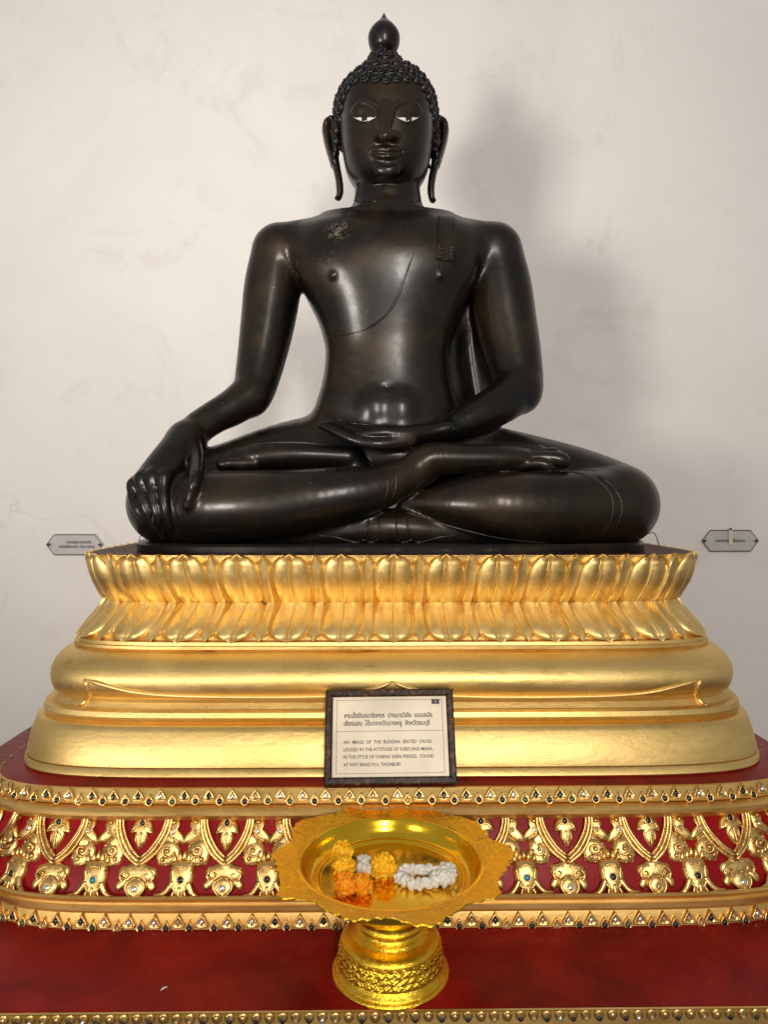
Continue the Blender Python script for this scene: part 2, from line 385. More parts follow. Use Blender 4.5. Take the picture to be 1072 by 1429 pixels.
# frieze ornaments; local x,z in metres per photo pixel at the frieze depth
U = 1.57/F
def uv(pts): return [(x*U, -y*U) for x, y in pts]
def leafy(pts): return uv(spline(pts, 3, True))
gold3 = lambda g: [M['orn'], M[g]]
def tube3(b, pts, r, y=-0.004, n=6, m=0):
    sp = spline(pts, 4); b.tube([(p[0]*U, y-(p[2] if len(p) > 2 else 0), -p[1]*U) for p in sp], r, n, m)
def ribbon():                               # pointed loop, origin at its lower point
    b = MB()
    for sx in (-1, 1):
        pts = [(sx*33,-64), (sx*33,-50), (sx*28,-33), (sx*16,-14), (0,0)]
        tube3(b, pts, 0.0052, -0.006); tube3(b, [(x+sx*4.2, y+3.2) for x, y in pts[:-1]]+[(0, 5)], 0.0042, -0.004)
        tube3(b, [(x-sx*3.6, y-2.6) for x, y in pts[:-1]]+[(0, -5.5)], 0.003, -0.003)
        # shoulder flare joining ribbon and scroll
        b.dome(leafy([(sx*30,-44),(sx*36,-36),(sx*46,-26),(sx*40,-16),(sx*26,-20),(sx*20,-26)]), 0.006, 0, 0.0015)
    return b.get([M['orn']])
def inner_leaf():
    b = MB()
    b.dome(leafy([(0,39),(-7,29),(-10,19),(-9,13),(-16,17),(-14,5),(-9,-1),(0,-4),(9,-1),(14,5),(16,17),(9,13),(10,19),(7,29)]), 0.010, 0, 0.001, (0, -0.020))
    tube3(b, [(0,34),(0,24),(0,14)], 0.0018, -0.0105)
    for sx in (-1, 1): tube3(b, [(sx*2,6),(sx*8,7),(sx*12,13)], 0.0028, -0.008); tube3(b, [(sx*1,16),(sx*6,20),(sx*5,28)], 0.0014, -0.0085)
    return b.get([M['orn']])
def scroll(sx):
    b = MB(); b.dome(leafy([(sx*-7,-16),(sx*6,-14),(sx*15,-3),(sx*14,11),(sx*3,18),(sx*-11,16),(sx*-15,2)]), 0.008, 0, 0.0015)
    sp = [(sx*(math.cos(a)*(9-a*1.1)), math.sin(a)*(9-a*1.1)-1) for a in np.linspace(0, 5.2, 12)]
    b.tube([(x*U, -0.0085-i*0.0004, -y*U) for i, (x, y) in enumerate(sp)], 0.0026, 6)
    for q in range(5): b.ball((sx*(math.cos(q*1.1-.6)*13)*U, -0.003, -(math.sin(q*1.1-.6)*14+1)*U), 0.0034, 6, 4, 0)
    b.ball((sx*0.5*U, -0.011, 0.5*U), 0.0044, 8, 5, 0); b.ball((-sx*5*U, -0.008, -9*U), 0.005, 8, 5, 0)
    return b.get([M['orn']])
def curled_leaf(sx):
    b = MB(); b.dome(leafy([(sx*-8,-13),(sx*4,-14),(sx*8,-8),(sx*5,-2),(sx*12,6),(sx*15,17),(sx*4,17),(sx*-6,10),(sx*-9,0)]), 0.009, 0, 0.0015)
    b.ball((sx*0*U, -0.008, 9*U), 0.0045, 8, 5, 0); tube3(b, [(sx*-6,-2),(sx*-2,8),(sx*8,15)], 0.0018, -0.008)
    return b.get([M['orn']])
def trefoil():
    b = MB()
    b.dome(leafy([(0,-2),(10,4),(19,8),(21,16),(15,28),(10,25),(-10,25),(-15,28),(-21,16),(-19,8),(-10,4)]), 0.008, 0, 0.0015, (0, -14*U))
    b.dome(leafy([(0,16),(9,21),(13,31),(9,40),(3,46),(0,53),(-3,46),(-9,40),(-13,31),(-9,21)]), 0.012, 0, 0.001)
    for sx in (-1, 1):
        b.tube([(sx*(12+math.cos(a)*(5.5-a*.8))*U, -0.007-a*.0004, -(17+math.sin(a)*(5.5-a*.8))*U) for a in np.linspace(0, 5, 10)], 0.0020, 5); b.dome(leafy([(sx*9,20),(sx*17,21),(sx*22,30),(sx*18,37),(sx*12,30)]), 0.008, 0, 0.001); b.ball((sx*6*U, -0.009, -24*U), 0.003, 6, 4); tube3(b, [(sx*1,20),(sx*8,25),(sx*10,33),(sx*5,41),(0,47)], 0.0018, -0.0085); tube3(b, [(sx*6,8),(sx*13,11),(sx*18,18),(sx*15,25)], 0.0022, -0.0065)
    return b.get([M['orn']])
def stander():
    b = MB()
    b.dome(leafy([(0,-23),(10,-21),(14,-9),(13,5),(8,13),(5,22),(-5,22),(-8,13),(-13,5),(-14,-9),(-10,-21)]), 0.011, 0, 0.001)
    for x, y in ((-11,-26),(-5,-28),(0,-30),(5,-28),(11,-26)): b.dome(leafy([(x-3.4,y+5),(x,y-5),(x+3.4,y+5),(x,y+7)]), 0.008, 0, 0.0)
    for sx in (-1, 1): tube3(b, [(sx*8,2),(sx*13,12),(sx*19,18),(sx*28,19)], [0.0065]*4+[0.0062]*4+[0.0055,0.005,0.0042,0.003,0.002], -0.004)
    tube3(b, [(-6,-12),(-3,-15),(0,-16),(3,-15),(6,-12)], 0.0022, -0.010); tube3(b, [(0,8),(0,20)], 0.003, -0.009)
    for sx in (-1, 1): tube3(b, [(sx*11,-12),(sx*9,-2),(sx*9,6),(sx*4,14)], 0.0024, -0.0075); b.ball((sx*5*U, -0.0105, 15*U), 0.0028, 6, 4); tube3(b, [(sx*2,8),(sx*6,14),(sx*8,20)], 0.0022, -0.006)
    return b.get([M['orn']])
def gem_mesh(g, r):
    b = MB(); b.tube([(math.cos(a)*r*1.15, 0, math.sin(a)*r*1.3) for a in np.linspace(0, 2*PI, 12, endpoint=False)], 0.0014, 5, 0, True)
    b.ball((0, 0, 0), r, 10, 6, 1, (1, .5, 1.15)); return b.get(gold3(g))
OM = dict(ribbon=ribbon(), leaf=inner_leaf(), sl=scroll(-1), sr=scroll(1), cl=curled_leaf(-1), cr=curled_leaf(1), tre=trefoil(), st=stander())
GM = {(g, r): gem_mesh(g, r) for g in ('gem_dark', 'gem_clear', 'gem_amber', 'gem_red', 'gem_blue') for r in (0.0042, 0.0056)}
fr_rows = [trow(1249, 1.536), trow(1225, 1.547), trow(1190, 1.570), trow(1160, 1.590), trow(1139, 1.606)]
frY = [1249, 1225, 1190, 1160, 1139]
def fr(y, i): return float(np.interp(-y, [-a for a in frY], [r[i] for r in fr_rows]))
def orn(me, name, tau, y, dx=0.0, gem=None):
    """dx in photo pixels along the frieze"""
    A = fr(y, 1); B = fr(y, 2); t = tau+dx*U/tier_plan.L
    o = place(me, name, tier_plan, t, fr(y, 0), A, B, 0.0008, altar, -0.45+random.uniform(-.04,.04))
    q = 1.22 if name in ('standing_bud', 'trefoil_pendant') else 1.13 if name != 'pointed_ribbon' else 1.0; o.scale = (random.uniform(.94,1.06)*q, random.uniform(.9,1.25), random.uniform(.96,1.04)*(1.04 if q > 1 else 1)); o.rotation_euler.y = random.uniform(-.07,.07)
    if gem:
        g, r, gx, gy, out = gem; link('gem', GM[g, r], o, (gx*U, -out, -gy*U))
    return o
pitch = 117.5*U/tier_plan.L; PH = (-345+110)/117.5
for i in range(-7, 8):
    tau = i*pitch + 6*U/tier_plan.L*0
    t0 = tau
    pick = lambda *a: random.choice(a)
    orn(OM['ribbon'], 'pointed_ribbon', t0, 1201)
    orn(OM['leaf'], 'drop_leaf', t0, 1143, 0, ('gem_dark', 0.0056, 0, 3, 0.010))
    orn(OM['tre'], 'trefoil_pendant', t0, 1199, 0, (pick('gem_amber', 'gem_clear', 'gem_clear'), 0.0056, 0, 33, 0.0115))
    tr = [c for c in altar.children][-1]
    link('gem', GM[pick('gem_dark', 'gem_red', 'gem_dark'), 0.0042], tr, (0, -0.009, -13*U))
    orn(OM['sl'], 'scroll_boss', t0, 1186, -38); orn(OM['sr'], 'scroll_boss', t0, 1186, 38)
    orn(OM['cl'], 'curled_leaf', t0, 1156, -44, (pick('gem_clear', 'gem_amber'), 0.0042, 1, 2, 0.0105))
    orn(OM['cr'], 'curled_leaf', t0, 1156, 44, (pick('gem_clear', 'gem_amber'), 0.0042, -1, 2, 0.0105))
    orn(OM['st'], 'standing_bud', t0+pitch/2, 1225, 0, (pick('gem_dark', 'gem_dark', 'gem_blue'), 0.0056, 0, 0, 0.0115))

# ------------------------------------------------------------------ golden lotus throne
ped = empty('lotus_throne', (0.02, DC, LEDGE_Z+0.0015), YAW)
tag(ped, 'golden lotus throne with two rows of petals over a bulging moulded base', 'pedestal')
ZP = ped.location.z
pp = Plan(0.86, 0.44, 7)
def prow(y, d, wpx):
    B = DC-d; return (zpx(y, d)-ZP, solve_A(pp, B, DC, wpx), B)
rows = [(1086,1.650,513),(1083,1.647,514),(1075,1.652,512.5),(1072,1.657,511),(1071,1.664,508),(1070,1.658,510),(1062,1.660,509),(1040,1.672,504),(1022,1.684,498),(1014,1.692,494),
        (1011,1.700,490),(1009.5,1.712,484),(1008,1.716,482),(1006,1.708,485),(1001,1.704,486),(994,1.708,484),(990,1.716,480),(988.5,1.736,470),(980,1.744,466),(976,1.742,466),
        (973,1.728,472),(966,1.718,475),(955,1.712,477),(943,1.716,475.5),(930,1.730,469),(920,1.748,460),(913,1.764,451),(909.5,1.778,444),(908.5,1.786,441),(906,1.780,443),(902,1.780,443),(900.5,1.790,438),(896,1.792,437)]
prof = [prow(*r) for r in rows]
prof[0] = (0.0, prof[0][1], prof[0][2])
TP = np.linspace(0, 1, 320, endpoint=False)
# the lotus cup behind the petals
up_rows = [(840,1.872,396),(830,1.856,403),(815,1.838,411),(800,1.828,416),(785,1.822,419.5),(775,1.819,421)]
lo_rows = [(840,1.872,396),(850,1.862,401),(862,1.842,410),(875,1.820,421),(886,1.806,429),(893,1.800,433)]
up = [prow(*r) for r in up_rows]; lo = [prow(*r) for r in lo_rows]
body = loft(pp, prof+[(lo[-1][0]+0.0005, lo[-1][1], lo[-1][2])], M['gold'], ped, 'moulded_base', TP, cap_bot=True)
loft(pp, lo[::-1], M['petal_gold'], ped, 'lower_cup', TP)
loft(pp, up, M['petal_gold'], ped, 'upper_cup', TP)
tz, tA, tB = up[-1]
loft(pp, [(tz-0.004, tA, tB), (tz+0.0015, tA-0.003, tB-0.003), (tz+0.0015, tA-0.026, tB-0.026), (tz-0.004, tA-0.040, tB-0.040)], M['maroon'], ped, 'seat_deck', TP, cap_top=True)
DECK_Z = tz-0.004+ZP

def prof_at(pf, v):
    t = np.linspace(0, 1, len(pf)); return [float(np.interp(v, t, [r[i] for r in pf])) for i in range(3)]
def petal(s0, hs, pf, tip, lift, kind, nu=18, nv=13, dirn=1, seed=0):
    """one petal bent over the cup: two swelling lobes, a sunk midrib and a raised rim"""
    r_ = random.Random(seed); sk = r_.uniform(-.12, .12); V = []; Fc = []
    if kind == 'main':
        hu = [0.03, 0.065, 0.10, 0.16, 0.28, 0.45, 0.62, 0.75, 0.82, 0.86, 0.90, 0.94, 0.985, 1.0]; us = [-x for x in hu[::-1]]+[0]+hu; nu = len(us)-1
    else: us = [2*i/nu-1 for i in range(nu+1)]
    for j in range(nv+1):
        v = (j/nv)**0.8; z, A, B = prof_at(pf, min(1, v))
        if kind == 'main':
            wv = 0.84+0.16*math.sin(min(1, v/0.5)*PI/2) if v < 0.5 else max(0.0, 1-((v-0.5)/0.503)**2.2)**0.5
            wv = max(wv, 0.05)
        else:
            wv = (0.75+0.25*v) if v < 0.7 else max(0.06, 1-((v-0.7)/0.3)**1.6)
        for u in us:
            uu = u+sk*math.sin(v*PI)*(1-u*u)*0.6
            tau = (s0+u*hs*wv)/pp.L; x, y = pp.pt(tau, A, B); n = pp.nrm(tau, A, B)
            a = abs(u)
            if kind == 'main':
                lobe = 0.0100*math.sin(PI*min(1, a/0.85)**0.8) if a < 0.85 else 0
                rim = 0.0072*math.exp(-((a-0.93)/0.04)**2)-0.0035*math.exp(-((a-0.85)/0.04)**2)
                rim2 = 0.0055*math.exp(-((v-0.955)/0.028)**2)-0.003*math.exp(-((v-0.90)/0.03)**2) if a < .9 else 0
                o = 0.006+lobe*(1-0.6*v**5)*(0.45+0.55*math.sin(min(1, v*1.6)*PI/2))+rim+rim2
                if a < 0.07: o += 0.0022
            else:
                o = 0.004+0.007*(1-a)**0.7+(0.004 if 0.4 < a < 0.7 else 0)
            if a > 0.985: o = 0.0
            curl = tip*max(0, (v-0.75)/0.25)**2*(1-a*0.5); zz = z+dirn*lift*max(0, (v-0.8)/0.2)**1.5*(1-0.6*a)
            V.append((x+n.x*(o+curl), y+n.y*(o+curl), zz))
    for j in range(nv):
        for i in range(nu):
            q = (j*(nu+1)+i, j*(nu+1)+i+1, (j+1)*(nu+1)+i+1, (j+1)*(nu+1)+i); Fc.append(q if dirn > 0 else q[::-1])
    # a skirt along the tip gives the petal an edge of real thickness
    b0 = len(V); top = [nv*(nu+1)+i for i in range(nu+1)]
    for i in top:
        x, y, z = V[i]; l = math.hypot(x, y); V.append((x-x/l*0.012, y-y/l*0.012, z-dirn*0.002))
    for i in range(nu):
        q = (top[i], top[i+1], b0+i+1, b0+i); Fc.append(q if dirn > 0 else q[::-1])
    me = mesh(V, Fc, [M['petal_gold']], True); me.set_sharp_from_angle(angle=math.radians(50)); return me
npet = int(round(pp.L/0.1370)); ph = pp.L/npet
for k in range(npet):
    s0 = k*ph
    link('secondary_petal', petal(s0+ph/2, ph*0.19, up, 0.003, 0.0045, 'sec', 8, 9, 1, k), ped)
    link('upper_petal', petal(s0+random.uniform(-1,1)*.002, ph*random.uniform(.435,.460), up, 0.004, 0.004, 'main', 18, 13, 1, k+100), ped)
    link('secondary_petal', petal(s0+ph/2, ph*0.19, lo, 0.003, 0.003, 'sec', 8, 9, -1, k+200), ped)
    link('lower_petal', petal(s0+random.uniform(-1,1)*.002, ph*random.uniform(.435,.460), lo, 0.006, 0.004, 'main', 18, 13, -1, k+300), ped)

def bvh_of(o):
    bpy.context.view_layer.update(); mw = o.matrix_world
    return BVHTree.FromPolygons([mw @ v.co for v in o.data.vertices], [p.vertices[:] for p in o.data.polygons])
def hit(bvh, px, py, off=0.0):
    d = px_ray(px, py); h = bvh.ray_cast(CAMP, d)
    if h[0] is None: return None
    n = h[1] if h[1].dot(d) < 0 else -h[1]
    return h[0]+n*off
# raised scroll line along the bulge, with its ear at each end and a cusp in the middle
bv = bvh_of(body); ipm = ped.matrix_world.inverted()
def relief_line(pts, r, name, n=5):
    hs = [hit(bv, p[0], p[1], 0.0005) for p in spline(pts, n)]; hs = [ipm @ h for h in hs if h is not None]
    rr = [r*min(1, 0.3+0.25*i, 0.3+0.25*(len(hs)-1-i)) for i in range(len(hs))]
    link(name, MB().tube(hs, rr, 8).get([M['gold']]), ped)
for sx, cxx in ((-1, 548), (1, 548)):
    g = lambda a: [(cxx+sx*x, y) for x, y in a]
    relief_line(g([(430,948),(405,955),(370,964),(330,969),(280,971.5),(200,972.5),(120,972),(60,969),(25,961),(0,951)]), 0.0058, 'relief_scroll')
    relief_line(g([(430,947),(426,957),(424,968),(429,979),(438,984)]), 0.0075, 'relief_ear')
cb = MB().ball(ipm @ hit(bv, 553, 966), 0.012, 10, 6, 0, (1, .5, .8)); link('cusp_bud', cb.get([M['gold']]), ped)

# ------------------------------------------------------------------ the statue: one continuous body grown from a smooth distance field
class Chain:
    """a tapering limb along a smooth path; rows are photo px, photo py, depth, radius in px"""
    def __init__(s, rows, n=5, sy=1.0, world=False):
        r = spline(rows, n)
        s.p = np.array([(P(a[0], a[1], a[2])) for a in r]); s.r = np.array([a[3]*a[2]/F for a in r]); s.sy = sy
        m = s.r[:, None]*np.array([1, max(1, sy), 1]); s.lo = (s.p-m).min(0); s.hi = (s.p+m).max(0)
        s.yc = s.p[:, 1].mean()
    def __call__(s, q):
        sc = np.array([1, 1/s.sy, 1]); q = q*sc; p = s.p*sc; D = np.full(len(q), 9.0)
        for i in range(len(p)-1):
            a = p[i]; ab = p[i+1]-a; L = max(1e-12, ab.dot(ab)); w = q-a
            t = np.clip((w@ab)/L, 0, 1); v = w-t[:, None]*ab
            D = np.minimum(D, np.sqrt((v*v).sum(1))-(s.r[i]+(s.r[i+1]-s.r[i])*t))
        return D
class Ell:
    def __init__(s, px, py, d, rx, ry, rz):          # rx, rz in px, ry in metres
        s.c = np.array(P(px, py, d)); s.R = np.array([rx*d/F, ry, rz*d/F]); s.lo = s.c-s.R; s.hi = s.c+s.R
    def __call__(s, q):
        w = (q-s.c); k0 = np.sqrt(((w/s.R)**2).sum(1)); k1 = np.sqrt(((w/s.R**2)**2).sum(1)); return k0*(k0-1)/np.maximum(k1, 1e-9)
class Loft:
    """stack of oblong sections: py, centre px, half width px, half depth m, centre depth"""
    def __init__(s, rows, n=2.4, dref=2.25):
        r = np.array(rows, float); z = EYE-(r[:, 0]-HY)*dref/F; o = np.argsort(z); s.n = n
        zf = np.linspace(z.min(), z.max(), 80)
        def sm(a):
            y = np.interp(zf, z[o], a[o]); k = np.ones(7)/7; return np.convolve(np.pad(y, 3, 'edge'), k, 'valid')
        s.z = zf; s.cx = sm((r[:, 1]-HX)*dref/F); s.a = sm(r[:, 2]*dref/F); s.b = sm(r[:, 3]); s.cy = sm(r[:, 4])
        s.lo = np.array([(s.cx-s.a).min(), (s.cy-s.b).min(), zf[0]]); s.hi = np.array([(s.cx+s.a).max(), (s.cy+s.b).max(), zf[-1]])
    def __call__(s, q):
        z = np.clip(q[:, 2], s.z[0], s.z[-1]); a = np.interp(z, s.z, s.a); b = np.interp(z, s.z, s.b)
        dx = q[:, 0]-np.interp(z, s.z, s.cx); dy = q[:, 1]-np.interp(z, s.z, s.cy)
        k = (np.abs(dx/a)**s.n+np.abs(dy/b)**s.n)**(1/s.n); r = np.hypot(dx, dy)
        d = np.where(k > 1e-4, r*(1-1/np.maximum(k, 1e-4)), -np.minimum(a, b)); d = np.maximum(d, -np.minimum(a, b))
        return np.where(z == q[:, 2], d, np.sqrt(np.maximum(d, 0)**2+(z-q[:, 2])**2)+np.minimum(d, 0)*0)
OPS = []
def U_(pr, k=0.02): OPS.append((pr, 1, k)); return pr
def S_(pr, k=0.008): OPS.append((pr, -1, k))
def field(q, ops=None):
    D = np.full(len(q), 1.0)
    for pr, sg, k in (OPS if ops is None else ops):
        m = k+0.03; ok = np.all((q > pr.lo-m) & (q < pr.hi+m), 1)
        if not ok.any(): continue
        d = pr(q[ok]); e = D[ok]
        if sg > 0:
            h = np.maximum(k-np.abs(e-d), 0)/k; D[ok] = np.minimum(e, d)-h*h*k*0.25
        else:
            d = -d; h = np.maximum(k-np.abs(e-d), 0)/k; D[ok] = np.maximum(e, d)+h*h*k*0.25
    return D
TD = 2.25
# torso, shoulders, neck
U_(Loft([(640,541,125,.17,2.27),(600,541,112,.165,2.26),(570,540,100,.155,2.25),(530,540,88,.145,2.25),(490,540,84,.142,2.25),(450,541,96,.155,2.25),(420,541,112,.168,2.25),(390,541,127,.178,2.25),
         (360,541,136,.178,2.25),(335,541,132,.160,2.255),(315,541,112,.125,2.26),(304,541,80,.09,2.26)], 2.5), 0.01)
U_(Chain([(394,352,2.26,38),(470,345,2.26,42),(540,344,2.26,43),(612,345,2.26,42),(688,352,2.26,38)]), 0.035)
U_(Chain([(541,318,2.26,55),(541,298,2.255,49.5),(541,280,2.25,46.5),(541,262,2.25,45),(541,240,2.25,44)]), 0.03)
# right arm (on the left of the picture), reaching down over the knee
U_(Chain([(389,353,2.26,37),(381,400,2.26,39.5),(374,450,2.25,37.5),(365,500,2.23,33.5),(356,540,2.20,29.5),(349,556,2.18,27)]), 0.016)
U_(Chain([(350,550,2.18,27.5),(326,568,2.15,25.5),(300,582,2.12,23),(277,597,2.09,22.5),(258,615,2.06,22)]), 0.012)
# left arm
U_(Chain([(690,352,2.26,38),(699,400,2.26,42),(707,450,2.25,41.5),(716,492,2.23,38.5),(724,532,2.20,34),(725,548,2.18,31)]), 0.016)
U_(Chain([(724,543,2.18,31.5),(700,562,2.14,29.5),(666,580,2.10,25.5),(636,594,2.07,19),(608,602,2.05,15)]), 0.012)
# robe filling the space between body and left arm
U_(Chain([(636,425,2.37,30),(620,490,2.37,33),(630,570,2.37,33)]), 0.012); U_(Chain([(676,415,2.37,30),(682,480,2.37,31),(694,550,2.37,31)]), 0.055)
# folded legs
LEGS = []
def L_(pr, k): OPS.append((pr, 1, k)); LEGS.append((pr, 1, k))
U_(Ell(541,640,2.25,150,.2,58), 0.04)
L_(Chain([(470,640,2.24,66),(395,652,2.20,60),(310,676,2.13,54),(243,700,2.06,57),(235,704,2.04,56)]), 0.03)
L_(Chain([(612,640,2.24,60),(715,654,2.20,52),(800,678,2.13,54),(855,702,2.06,57.5),(860,704,2.04,57)]), 0.03)
L_(Chain([(855,708,2.02,53),(775,708,1.975,51),(705,706,1.95,46),(650,703,1.955,36),(604,702,1.965,21),(566,702,1.99,13)]), 0.012)
L_(Chain([(236,707,2.02,53),(305,707,1.96,50.5),(400,702,1.935,46.5),(470,692,1.93,40),(520,683,1.935,33),(560,668,1.95,27),(592,652,1.975,24)]), 0.008)
# left foot, sole up, on the right thigh
U_(Chain([(520,680,2.03,22),(497,655,2.045,20),(482,641,2.045,18)]), 0.01)
U_(Chain([(486,638,2.04,17.5),(450,636,2.035,17.5),(410,635,2.03,18.5),(365,637,2.025,18),(340,641,2.025,14)], sy=1.2), 0.01)
for i, (x, y, dd) in enumerate(((312,647,1.995),(322,640,2.01),(330,634,2.02))): U_(Chain([(356,y-1,dd+.005,9),(x+14,y-.5,dd,7.6),(x+2,y+.5,dd-.002,8.2),(x-4,y+1.5,dd-.003,6.5)]), 0.004)
# right foot on the left shin
U_(Chain([(588,648,1.975,24),(606,640,1.975,23),(650,640,1.975,20.5),(695,640,1.98,19.5),(728,641,1.985,16)], sy=1.2), 0.012)
for (x0,y0,x1,y1,dd,r) in ((728,648,770,650,1.956,8),(734,640,790,644,1.966,10.5),(734,634,780,633,1.978,8.5),(728,630,762,629,1.99,7.5)):
    U_(Chain([(x0,y0,dd+.01,r),((x0+x1)/2,y0-1.5,dd,r*.86),(x1-8,(y0+y1)/2,dd,r*1.08),(x1-2,y1+2,dd-.002,r*.8)]), 0.004)
# right hand over the knee: knuckles and fingers follow the leg's surface
def leg_d(px, py, fallback):
    dr = np.array(px_ray(px, py)); t = 1.7
    for _ in range(60):
        q = (np.array(CAMP)+dr*t)[None]; e = field(q, LEGS)[0]
        if e < 0.0008: return (np.array(CAMP)+dr*t)[1]
        t += min(e, 0.05)*0.8
        if t > 2.6: return fallback
    return fallback
fing = [[(188,678),(186,694),(193,712),(204,728)], [(199,669),(199,692),(205,714),(215,737)],
        [(213,666),(214,694),(221,722),(229,750)], [(229,668),(229,692),(232,714),(237,735)]]
for i, fg in enumerate(fing):
    rs = [(8.2,7.8,6.8,5.2),(8.7,8.1,7.1,5.4),(8.9,8.2,7.2,5.5),(8.7,8.1,7.1,5.4)][i]; rows_ = []
    for (x, y), r in zip(fg, rs):
        d0 = leg_d(x, y, 2.06); rows_.append([x, y, min(d0, 2.06)-r*0.0010, r])
    rows_[2][2] = min(rows_[2][2], rows_[3][2]+.03); rows_[1][2] = min(rows_[1][2], rows_[2][2]+.022); rows_[0][2] = rows_[1][2]+.018
    U_(Chain(rows_, 4), 0.005)
    k0 = rows_[0]; U_(Chain([(260,614,2.055,20),((260+k0[0])/2+2,(614+k0[1])/2-1,(2.05+k0[2])/2-.006,17),(k0[0]+1,k0[1]-2,k0[2]+.002,k0[3]*1.1)]), 0.026)
td = leg_d(262, 700, 1.97)
U_(Chain([(262,618,2.03,15),(273,640,1.985,12.5),(272,668,min(td,1.97),9),(267,690,td-.006,7.8),(262,706,td-.004,6.2)]), 0.010)
# left hand, palm up in the lap
U_(Chain([(622,600,2.055,16),(600,604,2.04,14),(572,608,2.02,15),(548,611,2.01,14)], sy=1.9), 0.012)
for x in ([(572,614,1.985,11),(530,620,1.965,9.5),(497,615,1.968,8.5),(470,603,1.985,7.5),(449,594,2.0,5)],
          [(560,612,2.005,11),(525,614,1.99,9.5),(494,609,1.992,8.5),(470,599,2.005,7),(455,592,2.015,5)],
          [(560,608,2.03,11),(525,608,2.02,9.5),(495,603,2.02,8.5),(474,596,2.03,6.5),(462,590,2.04,5)],
          [(560,604,2.05,10),(525,602,2.045,8.5),(500,598,2.045,7.5),(482,592,2.05,5)]): U_(Chain(x, 4), 0.005)
U_(Chain([(600,604,2.015,12),(575,604,1.99,10.5),(545,604,1.972,8),(520,605,1.968,7),(503,607,1.967,5.2)]), 0.006)
U_(Chain([(330,750,2.03,15),(430,744,2.0,21),(541,736,1.99,27),(650,744,2.0,21),(760,750,2.03,15)], sy=1.2), 0.012)
# abdomen details
S_(Ell(540.5,543,2.098,7,.010,5), 0.008); U_(Ell(540.5,547,2.108,7,.012,4), 0.008)
U_(Ell(522,572,2.13,24,.045,26), 0.03); U_(Ell(560,572,2.13,24,.045,26), 0.03)
for x in (465, 615): U_(Ell(x,386,2.101,3.2,.016,3.2), 0.006)
U_(Ell(480,376,2.165,55,.06,30), 0.04); U_(Ell(602,376,2.165,55,.06,30), 0.04)
# head
CAPL = [(110,16),(114,30),(120,45),(128,56),(137,63),(147,67),(160,69.5),(175,68),(198,62),(215,52)]
U_(Loft([(y, 538.5, w_, .166*w_/69.5, 2.262) for y, w_ in CAPL], 2.05, 2.26), 0.01)
U_(Loft([(116,540,44,.120,2.25),(124,540,53,.136,2.243),(137,540,60,.149,2.238),(150,540,63,.157,2.236),(170,540,64.5,.160,2.235),(190,540,64.5,.160,2.235),(208,540,63,.158,2.235),(224,540,60.5,.154,2.234),(240,540,57,.150,2.232),
         (250,540,52,.142,2.23),(259,540,46,.130,2.228),(267,540,36,.11,2.22),(273,540,22,.08,2.215)], 2.3, 2.235), 0.008)
U_(Chain([(537,122,2.25,36),(536.5,110,2.25,29),(536,99,2.255,22.5),(536,89,2.26,16.5)]), 0.012)
U_(Ell(540,236,2.098,18,.016,12), 0.02)                                   # chin
for sx in (-1, 1):
    X = lambda x: 539.5+sx*x
    U_(Ell(X(29.5),158,2.118,18.5,.030,13.5), 0.006)                        # eyelid dome
    U_(Chain([(X(47),156,2.116,2.2),(X(40),147.5,2.102,2.8),(X(29),142.5,2.088,3.1),(X(17),145.5,2.078,3.1),(X(8),155,2.074,3.4),(X(4.5),168,2.066,4.5)], 6), 0.006)
    U_(Ell(X(9.5),190.5,2.070,8.0,.018,6.0), 0.014); S_(Ell(X(7),197.5,2.055,4.5,.012,2.2), 0.004)
    # ear: broad top plate with a sunk shell, long lobe
    ex = 539 if sx < 0 else 537
    E = lambda x: ex+sx*x
    U_(Chain([(E(76),173,2.27,7),(E(81.5),176,2.28,6.5),(E(83),184,2.285,6.5),(E(81),197,2.285,6.5),(E(77),214,2.275,6),(E(72.5),230,2.265,5.5)], sy=2.6), 0.006)
    U_(Chain([(E(70),178,2.25,7),(E(71),196,2.25,6),(E(70),214,2.25,5)], sy=2.2), 0.008)
    S_(Chain([(E(76.5),186,2.245,3.2),(E(75.5),200,2.245,3.0),(E(73.5),212,2.245,2.4)], sy=2.0), 0.005)
    yb = 276 if sx < 0 else 279
    U_(Chain([(E(72),222,2.262,6.2),(E(68.5),238,2.258,5.4),(E(65.5),254,2.255,5.2),(E(64.5),268,2.255,5.0),(E(66.5),yb,2.254,4.0),(E(70.5),yb+1,2.253,1.8)], sy=2.0), 0.004)
U_(Chain([(538.5,150,2.082,6.5),(538.5,168,2.068,7.0),(538.5,182,2.058,7.4),(538.5,190,2.051,7.6)]), 0.012)    # nose
S_(Chain([(539,201,2.068,2.0),(539,206,2.070,2.0)]), 0.008)
U_(Chain([(519,211.5,2.096,2.4),(529,209.6,2.085,3.2),(535,208.8,2.081,3.6),(539.5,210,2.080,3.4),(544,208.8,2.081,3.6),(550,209.6,2.085,3.2),(560,211.5,2.096,2.4)]), 0.009)
U_(Chain([(522,215,2.097,2.4),(531,217.8,2.087,3.8),(539.5,218.8,2.084,4.3),(548,217.8,2.087,3.8),(557,215,2.097,2.4)]), 0.009)
S_(Chain([(518,212.2,2.090,1.3),(529,213.2,2.080,1.3),(539.5,214.2,2.076,1.3),(550,213.2,2.080,1.3),(561,212.2,2.090,1.3)]), 0.003)
S_(Chain([(528,226.5,2.084,2),(539.5,227.5,2.080,2.4),(551,226.5,2.084,2)]), 0.012)
# neck lines
for yy in (283, 293): S_(Chain([(492,yy-4,2.22,1.4),(510,yy,2.165,1.5),(541,yy+2,2.148,1.5),(572,yy,2.165,1.5),(590,yy-4,2.22,1.4)]), 0.006)

